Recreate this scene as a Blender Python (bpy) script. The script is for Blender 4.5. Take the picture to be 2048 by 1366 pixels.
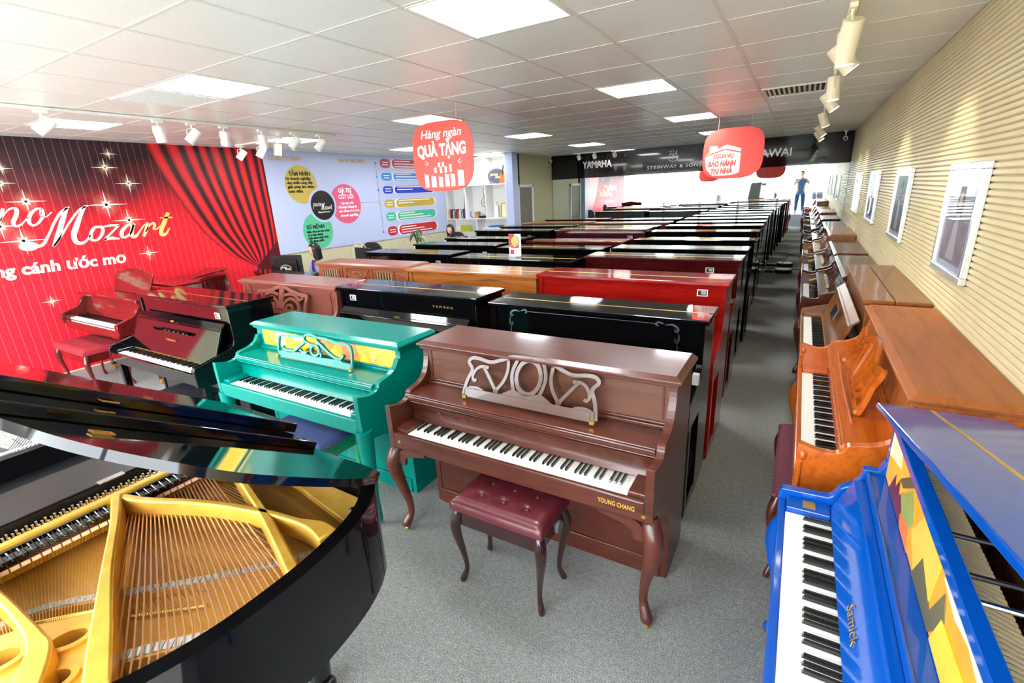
import bpy, bmesh, math, random
from mathutils import Vector, Matrix
for o in list(bpy.data.objects): bpy.data.objects.remove(o, do_unlink=True)
SC = bpy.context.scene
COL = SC.collection
PI = math.pi
random.seed(7)

# ------------------------------------------------------------------ camera, sky, exposure
CAMZ = 1.9
def cam_matrix(yaw, pitch, roll):
    F = Vector((-math.sin(yaw)*math.cos(pitch), math.cos(yaw)*math.cos(pitch), -math.sin(pitch)))
    R = Vector((math.cos(yaw), math.sin(yaw), 0)); U = R.cross(F)
    R2 = R*math.cos(roll)+U*math.sin(roll); U2 = U*math.cos(roll)-R*math.sin(roll)
    m = Matrix((R2, U2, -F)).transposed().to_4x4()
    m.translation = (0, 0, CAMZ)
    return m
cd = bpy.data.cameras.new('camera'); cam = bpy.data.objects.new('camera', cd); COL.objects.link(cam)
cam.matrix_world = cam_matrix(0.543317, 0.303742, -0.047634)
cd.sensor_width = 36; cd.lens = 951.19/2048*36; cd.clip_start = 0.02; cd.clip_end = 300
SC.camera = cam
W = bpy.data.worlds.new('overcast_sky'); SC.world = W; W.use_nodes = True
bg = W.node_tree.nodes['Background']; bg.inputs[0].default_value = (0.93, 0.97, 1.0, 1); bg.inputs[1].default_value = 8.0
SC.view_settings.view_transform = 'Standard'; SC.view_settings.look = 'None'
SC.view_settings.gamma = 1; SC.view_settings.use_curve_mapping = False
SC.view_settings.exposure = 1.05
PANEL_POWER = 14.0          # emission of each ceiling light panel

# room: floor z = 0, camera over the origin; x to the right wall, y into the room
XR, XL, YF, YB, ZC = 0.735, -7.66, -1.2, 12.07, 2.747
TILE = 0.618; GX, GY = -0.4835, 2.605

# ------------------------------------------------------------------ materials
def lin(h):
    if isinstance(h, str):
        h = h.lstrip('#'); h = [int(h[i:i+2], 16)/255 for i in (0, 2, 4)]
    return tuple((c/12.92 if c <= .04045 else ((c+.055)/1.055)**2.4) for c in h)+(1,)
class NT:
    def __init__(s, name):
        s.m = bpy.data.materials.new(name); s.m.use_nodes = True; s.t = s.m.node_tree
        s.b = s.t.nodes['Principled BSDF']; s.out = s.t.nodes['Material Output']
    def n(s, typ, **kw):
        x = s.t.nodes.new(typ)
        for k, v in kw.items():
            if k.startswith('i_'):
                key = k[2:]; key = int(key) if key.isdigit() else key.replace('_', ' ')
                x.inputs[key].default_value = v
            else: setattr(x, k, v)
        return x
    def l(s, a, b): s.t.links.new(a, b)
    def ramp(s, fac, stops):
        r = s.n('ShaderNodeValToRGB'); e = r.color_ramp.elements
        while len(e) < len(stops): e.new(.5)
        for q, (p, c) in zip(e, stops): q.position = p; q.color = c if len(c) == 4 else lin(c)
        s.l(fac, r.inputs[0]); return r.outputs[0]
    def coords(s, scale=(1, 1, 1), kind='Object'):
        c = s.n('ShaderNodeTexCoord'); m = s.n('ShaderNodeMapping'); m.inputs['Scale'].default_value = scale
        s.l(c.outputs[kind], m.inputs[0]); return m.outputs[0]
    def noise(s, vec, scale, detail=4, rough=.55, dist=0):
        x = s.n('ShaderNodeTexNoise'); x.inputs['Scale'].default_value = scale; x.inputs['Detail'].default_value = detail
        x.inputs['Roughness'].default_value = rough; x.inputs['Distortion'].default_value = dist
        s.l(vec, x.inputs['Vector']); return x.outputs['Fac']
    def bump(s, h, strength=.3, dist=.01):
        x = s.n('ShaderNodeBump'); x.inputs['Strength'].default_value = strength; x.inputs['Distance'].default_value = dist
        s.l(h, x.inputs['Height']); s.l(x.outputs[0], s.b.inputs['Normal'])
MATS = {}
def pm(name, col, rough=.5, metal=0., coat=0., var=.06, scale=30, emit=0, spec=.5, bump=0):
    """plain procedural surface: base colour with a faint mottling"""
    if name in MATS: return MATS[name]
    t = NT(name); c = lin(col); v = t.coords(); f = t.noise(v, scale)
    a = tuple(max(0, x*(1-var)) for x in c[:3])+(1,); b = tuple(min(1, x*(1+var)) for x in c[:3])+(1,)
    t.l(t.ramp(f, [(.3, a), (.7, b)]), t.b.inputs['Base Color'])
    t.b.inputs['Roughness'].default_value = rough; t.b.inputs['Metallic'].default_value = metal
    t.b.inputs['Coat Weight'].default_value = coat; t.b.inputs['Coat Roughness'].default_value = .04
    t.b.inputs['Specular IOR Level'].default_value = spec
    if emit:
        t.b.inputs['Emission Color'].default_value = c; t.b.inputs['Emission Strength'].default_value = emit
    if bump: t.bump(f, bump, .004)
    MATS[name] = t.m; return t.m
def wood(name, c1, c2, rough=.3, coat=.3, axis=0, scale=3.0, stretch=10, bump=.02, coatr=.08):
    if name in MATS: return MATS[name]
    t = NT(name); sc = [stretch]*3; sc[axis] = 1
    v = t.coords(sc); f = t.noise(v, scale, 6, .6, .6)
    t.l(t.ramp(f, [(.3, c1), (.55, c2), (.75, c1)]), t.b.inputs['Base Color'])
    t.b.inputs['Roughness'].default_value = rough; t.b.inputs['Coat Weight'].default_value = coat; t.b.inputs['Coat Roughness'].default_value = coatr
    MATS[name] = t.m; return t.m
def carpet():
    t = NT('carpet_grey'); v = t.coords()
    f = t.noise(v, 200, 3, .85); g = t.noise(v, 40, 4, .7); h = t.noise(v, 1.2, 2)
    a = t.n('ShaderNodeMath', operation='MULTIPLY_ADD'); t.l(f, a.inputs[0]); a.inputs[1].default_value = .8; 
    b = t.n('ShaderNodeMath', operation='MULTIPLY_ADD'); t.l(g, b.inputs[0]); b.inputs[1].default_value = .14
    c = t.n('ShaderNodeMath', operation='MULTIPLY'); t.l(h, c.inputs[0]); c.inputs[1].default_value = .07
    t.l(c.outputs[0], b.inputs[2]); t.l(b.outputs[0], a.inputs[2])
    t.l(t.ramp(a.outputs[0], [(.41, '#5f6160'), (.52, '#939593'), (.63, '#c6c7c3')]), t.b.inputs['Base Color'])
    t.b.inputs['Roughness'].default_value = .95; t.b.inputs['Specular IOR Level'].default_value = .15
    t.bump(f, .6, .006); return t.m
def ceiling_tile_mat():
    t = NT('mineral_tile'); v = t.coords()
    f = t.noise(v, 90, 3, .7)
    t.l(t.ramp(f, [(.3, '#e2e5de'), (.6, '#eceee8')]), t.b.inputs['Base Color'])
    t.b.inputs['Roughness'].default_value = .35; t.bump(f, .08, .002); return t.m
def mirror_mat():
    t = NT('mirror_glass'); v = t.coords(); f = t.noise(v, 1.4, 2)
    t.l(t.ramp(f, [(.2, '#e6f0ee'), (.8, '#eef5f4')]), t.b.inputs['Base Color'])
    t.b.inputs['Metallic'].default_value = 1; t.b.inputs['Roughness'].default_value = .01; t.bump(f, .012, .02); return t.m
def glass_mat(name='window_glass', tint=(.97, .99, 1, 1), refl=.08):
    t = NT(name); tr = t.n('ShaderNodeBsdfTransparent'); tr.inputs[0].default_value = tint
    gl = t.n('ShaderNodeBsdfGlossy'); gl.inputs['Roughness'].default_value = .01
    mx = t.n('ShaderNodeMixShader'); lw = t.n('ShaderNodeLayerWeight'); pw = t.n('ShaderNodeMath', operation='POWER'); t.l(lw.outputs['Facing'], pw.inputs[0]); pw.inputs[1].default_value = 4
    fr = t.n('ShaderNodeMath', operation='MULTIPLY_ADD'); t.l(pw.outputs[0], fr.inputs[0]); fr.inputs[1].default_value = .6; fr.inputs[2].default_value = refl/2
    t.l(fr.outputs[0], mx.inputs[0]); t.l(tr.outputs[0], mx.inputs[1]); t.l(gl.outputs[0], mx.inputs[2]); t.l(mx.outputs[0], t.out.inputs[0])
    return t.m
def attr_ramp(name, stops, rough=.5, attr='t'):
    """printed gradient across a strip, read from a float attribute"""
    t = NT(name); a = t.n('ShaderNodeAttribute'); a.attribute_name = attr
    t.l(t.ramp(a.outputs['Fac'], stops), t.b.inputs['Base Color']); t.b.inputs['Roughness'].default_value = rough
    return t.m

# ------------------------------------------------------------------ mesh helpers
class MB:
    def __init__(s): s.v = []; s.f = []
    def add(s, vs, fs):
        n = len(s.v); s.v += [tuple(p) for p in vs]; s.f += [tuple(i+n for i in f) for f in fs]; return s
    def box(s, x0, x1, y0, y1, z0, z1):
        return s.add([(x0,y0,z0),(x1,y0,z0),(x1,y1,z0),(x0,y1,z0),(x0,y0,z1),(x1,y0,z1),(x1,y1,z1),(x0,y1,z1)],
                     [(3,2,1,0),(4,5,6,7),(0,1,5,4),(1,2,6,5),(2,3,7,6),(3,0,4,7)])
    def cbox(s, c, d): return s.box(c[0]-d[0]/2,c[0]+d[0]/2,c[1]-d[1]/2,c[1]+d[1]/2,c[2]-d[2]/2,c[2]+d[2]/2)
    def prism(s, poly, a, b, axis='x'):
        mp = {'x': lambda p, t: (t, p[0], p[1]), 'y': lambda p, t: (p[0], t, p[1]), 'z': lambda p, t: (p[0], p[1], t)}[axis]
        n = len(poly); vs = [mp(p, a) for p in poly]+[mp(p, b) for p in poly]
        return s.add(vs, [tuple(range(n))[::-1], tuple(range(n, 2*n))]+[(i,(i+1)%n,(i+1)%n+n,i+n) for i in range(n)])
    def tube(s, pts, rad, n=10, cap=True, sq=1.0, squarish=0):
        P = [Vector(p) for p in pts]
        if not hasattr(rad, '__len__'): rad = [rad]*len(P)
        ref = None; rings = []
        for i, p in enumerate(P):
            d = (P[min(i+1, len(P)-1)]-P[max(i-1, 0)])
            d = d.normalized() if d.length > 1e-9 else Vector((0,0,1))
            if ref is None:
                ref = Vector((1,0,0)) if abs(d.x) < .9 else Vector((0,1,0))
            u = (ref-d*ref.dot(d)).normalized(); ref = u; w = d.cross(u)
            ring = []
            for k in range(n):
                a = 2*PI*k/n; c, sn = math.cos(a), math.sin(a)
                if squarish:
                    q = 1/max(abs(c), abs(sn)); f = 1+(q-1)*squarish; c *= f; sn *= f
                ring.append(p+u*(rad[i]*c)+w*(rad[i]*sq*sn))
            rings.append(ring)
        vs = [q for r in rings for q in r]; m = len(P)
        fs = [(i*n+k, i*n+(k+1)%n, (i+1)*n+(k+1)%n, (i+1)*n+k) for i in range(m-1) for k in range(n)]
        if cap: fs += [tuple(range(n))[::-1], tuple((m-1)*n+k for k in range(n))]
        return s.add(vs, fs)
    def lathe(s, prof, c=(0,0,0), n=20, axis='z', sx=1, sy=1):
        vs = []
        for r, z in prof:
            for k in range(n):
                a = 2*PI*k/n; x, y = r*math.cos(a)*sx, r*math.sin(a)*sy
                q = {'z': (x, y, z), 'x': (z, x, y), 'y': (x, z, y)}[axis]
                vs.append((c[0]+q[0], c[1]+q[1], c[2]+q[2]))
        m = len(prof)
        fs = [(i*n+k, i*n+(k+1)%n, (i+1)*n+(k+1)%n, (i+1)*n+k) for i in range(m-1) for k in range(n)]
        fs += [tuple(range(n))[::-1], tuple((m-1)*n+k for k in range(n))]
        return s.add(vs, fs)
    def ball(s, c, r, n=12, m=8):
        if not hasattr(r, '__len__'): r = (r, r, r)
        pr = [(max(1e-4, math.sin(PI*i/m)), -math.cos(PI*i/m)) for i in range(m+1)]
        vs = [(c[0]+r[0]*q*math.cos(2*PI*k/n), c[1]+r[1]*q*math.sin(2*PI*k/n), c[2]+r[2]*z) for q, z in pr for k in range(n)]
        return s.add(vs, [(i*n+k, i*n+(k+1)%n, (i+1)*n+(k+1)%n, (i+1)*n+k) for i in range(m) for k in range(n)])
    def xf(s, fn): s.v = [tuple(fn(*p)) for p in s.v]; return s
def crv(pts, sub=6, closed=False):
    """Catmull-Rom through tuples of any length"""
    n = len(pts); out = []
    if n < 3: return [tuple(p) for p in pts]
    rng = range(n if closed else n-1)
    for i in rng:
        p1, p2 = pts[i], pts[(i+1) % n]
        p0 = pts[i-1] if (i > 0 or closed) else tuple(2*a-b for a, b in zip(p1, p2))
        p3 = pts[(i+2) % n] if (i+2 < n or closed) else tuple(2*a-b for a, b in zip(p2, p1))
        for k in range(sub):
            t = k/sub
            out.append(tuple(.5*(2*b+(c-a)*t+(2*a-5*b+4*c-d)*t*t+(3*b-a-3*c+d)*t**3) for a, b, c, d in zip(p0, p1, p2, p3)))
    if not closed: out.append(tuple(pts[-1]))
    return out
def ribbon(mb, pts, w, t, mp, sub=6, closed=False):
    """flat band following a 2-D line, width w (one number or one per point), thickness t; mp maps (u, v, depth)"""
    if not hasattr(w, '__len__'): w = [w]*len(pts)
    P = crv([tuple(p)+(q,) for p, q in zip(pts, w)], sub, closed); n = len(P); L = []
    for i, (x, y, ww) in enumerate(P):
        a = P[i-1] if (i > 0 or closed) else P[i]; b = P[(i+1) % n] if (i < n-1 or closed) else P[i]
        dx, dy = b[0]-a[0], b[1]-a[1]; d = math.hypot(dx, dy) or 1
        nx, ny = -dy/d*ww/2, dx/d*ww/2
        L.append(((x+nx, y+ny), (x-nx, y-ny)))
    vs = [mp(p[0], p[1], z) for l, r in L for (p, z) in ((l, 0), (r, 0), (r, t), (l, t))]
    fs = []
    for i in range(n if closed else n-1):
        a, b = 4*i, 4*((i+1) % n)
        fs += [(a+k, a+(k+1) % 4, b+(k+1) % 4, b+k) for k in range(4)]
    if not closed: fs += [(3, 2, 1, 0), (4*n-4, 4*n-3, 4*n-2, 4*n-1)]
    return mb.add(vs, fs)
def mesh_of(name, mb, smooth=None):
    me = bpy.data.meshes.new(name); me.from_pydata(mb.v, [], mb.f); me.validate()
    bm = bmesh.new(); bm.from_mesh(me); bmesh.ops.recalc_face_normals(bm, faces=bm.faces); bm.to_mesh(me); bm.free()
    if smooth is not None:
        for p in me.polygons: p.use_smooth = True
        me.set_sharp_from_angle(angle=math.radians(smooth))
    return me
def link(name, me, m, parent=None, loc=None, rot=None):
    o = bpy.data.objects.new(name, me); COL.objects.link(o)
    if m is not None:
        me.materials.clear(); me.materials.append(m)
    if parent is not None: o.parent = parent
    if loc is not None: o.location = loc
    if rot is not None: o.rotation_euler = rot
    return o
def obj(name, mb, m, parent=None, smooth=None, bevel=0, seg=2, loc=None, rot=None):
    o = link(name, mesh_of(name, mb, smooth), m, parent, loc, rot)
    if bevel:
        b = o.modifiers.new('bevel', 'BEVEL'); b.width = bevel; b.segments = seg; b.limit_method = 'ANGLE'; b.angle_limit = .6
    return o
def tag(o, label, cat, group=None, kind=None):
    o['label'] = label; o['category'] = cat
    if group: o['group'] = group
    if kind: o['kind'] = kind
    return o
def thing(name, label, cat, loc=(0,0,0), rz=0, group=None):
    o = bpy.data.objects.new(name, None); COL.objects.link(o); o.empty_display_size = .1
    o.location = loc; o.rotation_euler = (0, 0, rz); return tag(o, label, cat, group)
def struct(name, mb, m, parent=None, smooth=None, bevel=0):
    o = obj(name, mb, m, parent, smooth, bevel)
    if parent is None: o['kind'] = 'structure'
    return o
def txt_mb(s, size, mp, depth=.002, align='LEFT', shear=0, bold=0, sx=1.0, space=1.0):
    """lettering as a mesh; mp maps (u, v, depth) into place, u to the right from the anchor"""
    c = bpy.data.curves.new('t', 'FONT'); c.body = s; c.size = size; c.align_x = align; c.shear = shear; c.offset = bold
    c.extrude = depth/2; c.resolution_u = 3; c.space_character = space
    o = bpy.data.objects.new('t', c); COL.objects.link(o)
    dg = bpy.context.evaluated_depsgraph_get(); me = bpy.data.meshes.new_from_object(o.evaluated_get(dg))
    mb = MB(); mb.v = [tuple(mp(v.co.x*sx, v.co.y, v.co.z+depth/2)) for v in me.vertices]; mb.f = [tuple(p.vertices) for p in me.polygons]
    bpy.data.objects.remove(o); bpy.data.curves.remove(c); bpy.data.meshes.remove(me)
    return mb
def fit_txt(s, width, height, mp, **kw):
    """lettering scaled so that the line is width wide with capitals height tall"""
    a = txt_mb(s, height/.7, lambda u, v, d: (u, v, d), **kw)
    us = [p[0] for p in a.v]; k = width/(max(us)-min(us)); u0 = min(us)
    a.v = [tuple(mp((p[0]-u0)*k, p[1], p[2])) for p in a.v]; return a
def filled(splines, t, mp, bev=0):
    """flat plate with holes: first spline outline, others holes (2-D filled curve)"""
    c = bpy.data.curves.new('p', 'CURVE'); c.dimensions = '2D'; c.fill_mode = 'BOTH'; c.extrude = t/2; c.bevel_depth = bev
    for sp in splines:
        s = c.splines.new('POLY'); s.points.add(len(sp)-1); s.use_cyclic_u = True
        for p, q in zip(s.points, sp): p.co = (q[0], q[1], 0, 1)
    o = bpy.data.objects.new('p', c); COL.objects.link(o)
    dg = bpy.context.evaluated_depsgraph_get(); me = bpy.data.meshes.new_from_object(o.evaluated_get(dg))
    mb = MB(); mb.v = [tuple(mp(v.co.x, v.co.y, v.co.z+t/2)) for v in me.vertices]; mb.f = [tuple(p.vertices) for p in me.polygons]
    bpy.data.objects.remove(o); bpy.data.curves.remove(c); bpy.data.meshes.remove(me)
    return mb
def copy_tree(o, parent=None):
    c = o.copy(); COL.objects.link(c); c.parent = parent
    for ch in [x for x in bpy.data.objects if x.parent == o]: copy_tree(ch, c)
    return c

# ------------------------------------------------------------------ the room
WHITE = pm('white_paint', '#f2f2ee', .5); WALLC = pm('cream_wall', '#dacca2', .5, var=.03, scale=6); BEIGE = pm('olive_beige_wall', '#c3bd95', .6, var=.03, scale=4)
LAV = pm('lavender_board', '#c2cbee', .35, var=.02); BLACKG = pm('black_gloss', '#08080a', .05, coat=0, var=.0); GOLD = pm('brass', '#d6b05a', .28, metal=.85)
BLK = pm('black_satin', '#101012', .35); CHROME = pm('steel', '#c8ccd0', .2, metal=1); DARKGAP = pm('shadow_gap', '#8f8f88', .8)
TXTW = pm('white_print', '#fbfaf6', .5, var=.01); TXTK = pm('black_print', '#17130f', .5, var=.01); GREYB = pm('grey_board', '#8d8d88', .5)
struct('floor', MB().box(XL-.1, XR+.1, YF, YB+.2, -.05, 0), carpet())
ceil = struct('ceiling', MB().box(XL-.1, XR+.1, YF-.1, YB+.2, ZC+.012, ZC+.1), DARKGAP)
TM = ceiling_tile_mat(); TEE = pm('tee_white', '#dcdcd2', .4)
LIGHTS = [(i, j) for i in (-10, -6, -2) for j in (-5, -1, 3, 7, 11)] + [(-2, 15), (-6, 15)]
VENTS = [(-7, -1), (0, 5)]
tm = mesh_of('ceiling_tile', MB().box(.008, TILE-.008, .008, TILE-.008, ZC-.001, ZC+.011)); tm.materials.append(TM)
rest = MB()
i0 = math.floor((XL-GX)/TILE); i1 = math.ceil((XR-GX)/TILE); j0 = math.floor((YF-GY)/TILE); j1 = math.ceil((YB-GY)/TILE)
for i in range(i0, i1):
    for j in range(j0, j1):
        if (i, j) in LIGHTS or (i, j) in VENTS: continue
        x, y = GX+i*TILE, GY+j*TILE
        if x < XL or x+TILE > XR or y+TILE > YB or y < .5:
            a, b, c, d = max(x+.008, XL), min(x+TILE-.008, XR), max(y+.008, YF), min(y+TILE-.008, YB)
            if b > a and d > c: rest.box(a, b, c, d, ZC-.001, ZC+.011)
        else:
            o = bpy.data.objects.new('ceiling_tile', tm); COL.objects.link(o); o.parent = ceil; o.location = (x, y, 0)
r = obj('edge_tiles', rest, TM, ceil); r['kind'] = 'stuff'
for i in range(i0, i1+1):
    x = GX+i*TILE
    if XL < x < XR: obj('tee_bar', MB().box(x-.011, x+.011, YF, YB, ZC-.004, ZC+.002), TEE, ceil)
for j in range(j0, j1+1):
    y = GY+j*TILE
    if YF < y < YB: obj('tee_bar', MB().box(XL, XR, y-.008, y+.008, ZC-.003, ZC+.002), TEE, ceil)
PANEL = NT('led_panel'); PANEL.b.inputs['Base Color'].default_value = (1, 1, 1, 1)
PANEL.l(PANEL.ramp(PANEL.noise(PANEL.coords(), 3), [(.2, (.93, .97, 1, 1)), (.8, (.96, .99, 1, 1))]), PANEL.b.inputs['Emission Color']); PANEL.b.inputs['Emission Strength'].default_value = PANEL_POWER
rown = ['behind the camera', 'nearest the camera', 'second row from the camera', 'third row from the camera', 'fourth row from the camera', 'right before the mirror']
coln = {-10: 'over the left side', -6: 'over the middle', -2: 'over the aisle side'}
for (i, j) in LIGHTS:
    x, y = GX+i*TILE, GY+j*TILE
    t = thing('ceiling_light', f'white LED ceiling panel {coln[i]}, {rown[(j+5)//4]}', 'light', (x+TILE/2, y+TILE/2, ZC-.004), group='square ceiling lights')
    h = TILE/2-.012
    fr = MB().box(-h, h, -h, -h+.014, -.002, .012).box(-h, h, h-.014, h, -.002, .012).box(-h, -h+.014, -h+.014, h-.014, -.002, .012).box(h-.014, h, -h+.014, h-.014, -.002, .012)
    obj('frame', fr, WHITE, t); obj('diffuser', MB().box(-h+.014, h-.014, -h+.014, h-.014, .001, .01), PANEL.m, t)
for (i, j), lb in zip(VENTS, ['white slatted air vent beside the ceiling light over the left spotlights', 'white slatted air vent beside the right-hand spotlight row']):
    t = thing('air_vent', lb, 'vent', (GX+(i+.5)*TILE, GY+(j+.5)*TILE, ZC-.004)); h = TILE/2-.012
    fr = MB().box(-h, h, -h, -h+.03, -.006, .012).box(-h, h, h-.03, h, -.006, .012).box(-h, -h+.03, -h+.03, h-.03, -.006, .012).box(h-.03, h, -h+.03, h-.03, -.006, .012)
    obj('frame', fr, WHITE, t); obj('duct', MB().box(-h+.03, h-.03, -h+.03, h-.03, .010, .013), pm('duct_dark', '#4a4a46', .8), t)
    for k in range(12):
        y = -h+.055+k*(2*h-.11)/11
        m = MB().box(-h+.03, h-.03, -.012, .012, -.0015, .0015); a = .9
        m.xf(lambda X, Y, Z: (y+Y*math.cos(a)-Z*math.sin(a), X, .001+Y*math.sin(a)*.6+Z))
        obj('slat', m, WHITE, t)
# right wall: horizontal ribs on cream cladding
wr = struct('wall_right', MB().box(XR+.012, XR+.15, YF, YB+.2, 0, ZC+.05), pm('cream_groove', '#c2b388', .6, var=.03, scale=6))
pitch = .0302
rib = mesh_of('rib', MB().prism([(XR+.013, .002), (XR+.006, .003), (XR, .008), (XR, .024), (XR+.006, .028), (XR+.013, .029)], YF, YB, 'y').xf(lambda x, y, z: (x, y, z)))
rib.materials.append(WALLC)
for k in range(int(ZC/pitch)+1):
    o = bpy.data.objects.new('rib', rib); COL.objects.link(o); o.parent = wr; o.location = (0, 0, k*pitch)
# left wall, back wall with mirrors, recess with door
struct('wall_left', MB().box(XL-.15, XL, YF, 10.2, 0, ZC+.05), pm('cream_wall_left', '#d8d0ad', .5, var=.03, scale=6))
struct('wall_back', MB().box(-6.0, XR+.15, YB+.012, YB+.2, 0, ZC+.05), BEIGE)
wb = struct('wall_recess', MB().box(-6.0, -5.8, 10.05, YB+.1, 0, ZC+.05), BEIGE)
struct('wall_behind_shelves', MB().box(XL-.15, -5.8, 10.16, 10.3, 0, ZC+.05), BEIGE)
struct('trim_1', MB().box(-5.885, -5.69, 9.79, 10.04, 0, ZC), LAV, bevel=.004)
struct('trim_2', MB().box(XL, -5.8, 9.77, 9.80, ZC-.012, ZC+.005), BLK)
d1 = struct('door_1', MB().box(-5.8, -5.785, 10.22, 10.86, 0, 2.0), pm('door_grey', '#7f7c70', .55, var=.04))
obj('door_frame', MB().box(-5.8, -5.765, 10.16, 10.22, 0, 2.05).box(-5.8, -5.765, 10.86, 10.92, 0, 2.05).box(-5.8, -5.765, 10.16, 10.92, 2.0, 2.06), WHITE, d1, bevel=.004)
obj('door_handle', MB().tube([(-5.785, 10.79, 1.0), (-5.75, 10.79, 1.0), (-5.75, 10.7, 1.0)], .009), CHROME, d1)
struct('baseboard_right', MB().box(XR-.012, XR, YF, YB, 0, .09), WHITE)
MIR = mirror_mat(); mx = [-5.79, -4.9, -3.98, -3.18, -2.4, -1.645, -.74, XR-.002]
mw = struct('wall_mirror', MB().box(-5.8, XR, YB, YB+.012, 0, 2.2), pm('mirror_backing', '#3d4746', .6))
for a, b in zip(mx, mx[1:]):
    for z0, z1 in ((.02, .798), (.802, 2.17)):
        obj('mirror_panel', MB().box(a+.0015, b-.0015, YB-.005, YB, z0, z1), MIR, mw)
# shop front behind the camera: glass, white mullions, street
GL = glass_mat()
struct('wall_front', MB().box(XL-.1, XR+.1, YF-.12, YF, 2.5, ZC+.1).box(XL-.1, XR+.1, YF-.12, YF, -.05, .08), WHITE)
px = [XL, -6.0, -4.3, -2.6, -1.0, XR]
for n, (a, b) in enumerate(zip(px, px[1:])):
    w = struct(f'window_{n+1}', MB().box(a, a+.05, YF-.1, YF-.02, .08, 2.5).box(b-.05, b, YF-.1, YF-.02, .08, 2.5).box(a+.05, b-.05, YF-.1, YF-.02, 2.44, 2.5).box(a+.05, b-.05, YF-.1, YF-.02, .08, .14), pm('mullion_white', '#e8e8e6', .4))
    obj('pane', MB().box(a+.05, b-.05, YF-.066, YF-.054, .14, 2.44), GL, w)
struct('pavement', MB().box(-45, 40, -60, YF-.12, -.3, -.05), pm('pavement_pale', '#c9c8c2', .9, scale=2))
struct('floor_entry', MB().box(-1.0, .66, YF, .12, 0, .46), pm('entry_step_white', '#dcdcd8', .5))
# ------------------------------------------------------------------ piano parts
IVORY = pm('ivory_key', '#f6f5ef', .25, var=.01); EBONY = pm('ebony_key', '#0d0d0f', .22, coat=.5); FELT = pm('red_felt', '#7a1420', .95)
WK = mesh_of('white_key', MB().box(-.0112, .0112, 0, .15, -.02, 0).box(-.0112, .0112, -.002, .0, -.004, -.0005)); WK.materials.append(IVORY)
BK = mesh_of('black_key', MB().add([(-.0055,.052,-.004),(.0055,.052,-.004),(.0055,.15,-.004),(-.0055,.15,-.004),(-.0042,.058,.0115),(.0042,.058,.0115),(.0046,.15,.0115),(-.0046,.15,.0115)],
     [(3,2,1,0),(4,5,6,7),(0,1,5,4),(1,2,6,5),(2,3,7,6),(3,0,4,7)])); BK.materials.append(EBONY)
def keys(parent, y0, z, full=True):
    blk = [i for i in range(51) if (i+5) % 7 in (0, 1, 3, 4, 5)]
    if full:
        for i in range(52):
            o = bpy.data.objects.new('white_key', WK); COL.objects.link(o); o.parent = parent; o.location = ((i-25.5)*.0235, y0, z)
        for i in blk:
            o = bpy.data.objects.new('black_key', BK); COL.objects.link(o); o.parent = parent; o.location = ((i-25)*.0235, y0, z)
    else:
        a, b = MB(), MB()
        for i in range(52): a.box((i-25.5)*.0235-.0112, (i-25.5)*.0235+.0112, y0, y0+.15, z-.02, z)
        for i in blk: b.box((i-25)*.0235-.005, (i-25)*.0235+.005, y0+.054, y0+.15, z-.004, z+.0115)
        obj('white_keys', a, IVORY, parent)['kind'] = 'stuff'; obj('black_keys', b, EBONY, parent)['kind'] = 'stuff'
CAB = [(.60, 0, .042), (.55, .012, .052), (.49, .026, .053), (.41, .022, .046), (.31, .004, .036), (.2, -.014, .027), (.12, -.018, .024), (.07, -.004, .03), (.035, .008, .033), (.022, .008, .024)]
def cabriole(parent, x, y, top, sx, sy, m, k=1.0, caster=True, name='leg', h0=.03):
    """S-shaped leg; sx, sy say which way the knee swells"""
    f = (top-h0)/.578
    P = crv([(x+sx*o*k, y+sy*o*k, h0+(z-.022)*f, r*k*.8) for z, o, r in CAB], 4)
    g = obj(name, MB().tube([p[:3] for p in P], [p[3] for p in P], 12, squarish=.25), m, parent, smooth=50)
    if caster: obj('caster', MB().lathe([(.006, .0), (.014, .004), (.014, .02), (.008, .028), (.012, .034)], (x+sx*.008*k, y+sy*.008*k, 0), 12), GOLD, g, smooth=40)
    return g
def sticker(parent, x, z, y=-.003, s=1.0):
    st = obj('price_sticker', MB().box(x-.036*s, x+.036*s, y-.001, y, z-.024*s, z+.024*s), TXTW, parent)
    obj('sticker_print', MB().box(x-.03*s, x+.03*s, y-.0018, y-.001, z-.019*s, z+.018*s), TXTK, st)
    m = MB()
    for k in range(3): m.box(x-.008*s, x+.024*s, y-.0024, y-.0018, z-.008*s+k*.008*s, z-.005*s+k*.008*s)
    obj('sticker_lines', m, TXTW, st); obj('sticker_mark', MB().box(x+.006*s, x+.026*s, y-.0024, y-.0018, z-.017*s, z-.012*s), pm('red_print', '#d2232e', .5), st)
def front_txt(parent, s, x0, w, h, z, y, m, name='lettering', **kw):
    return obj(name, fit_txt(s, w, h, lambda u, v, d: (x0+u, y-d, z+v), depth=.0015, **kw), m, parent)
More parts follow.
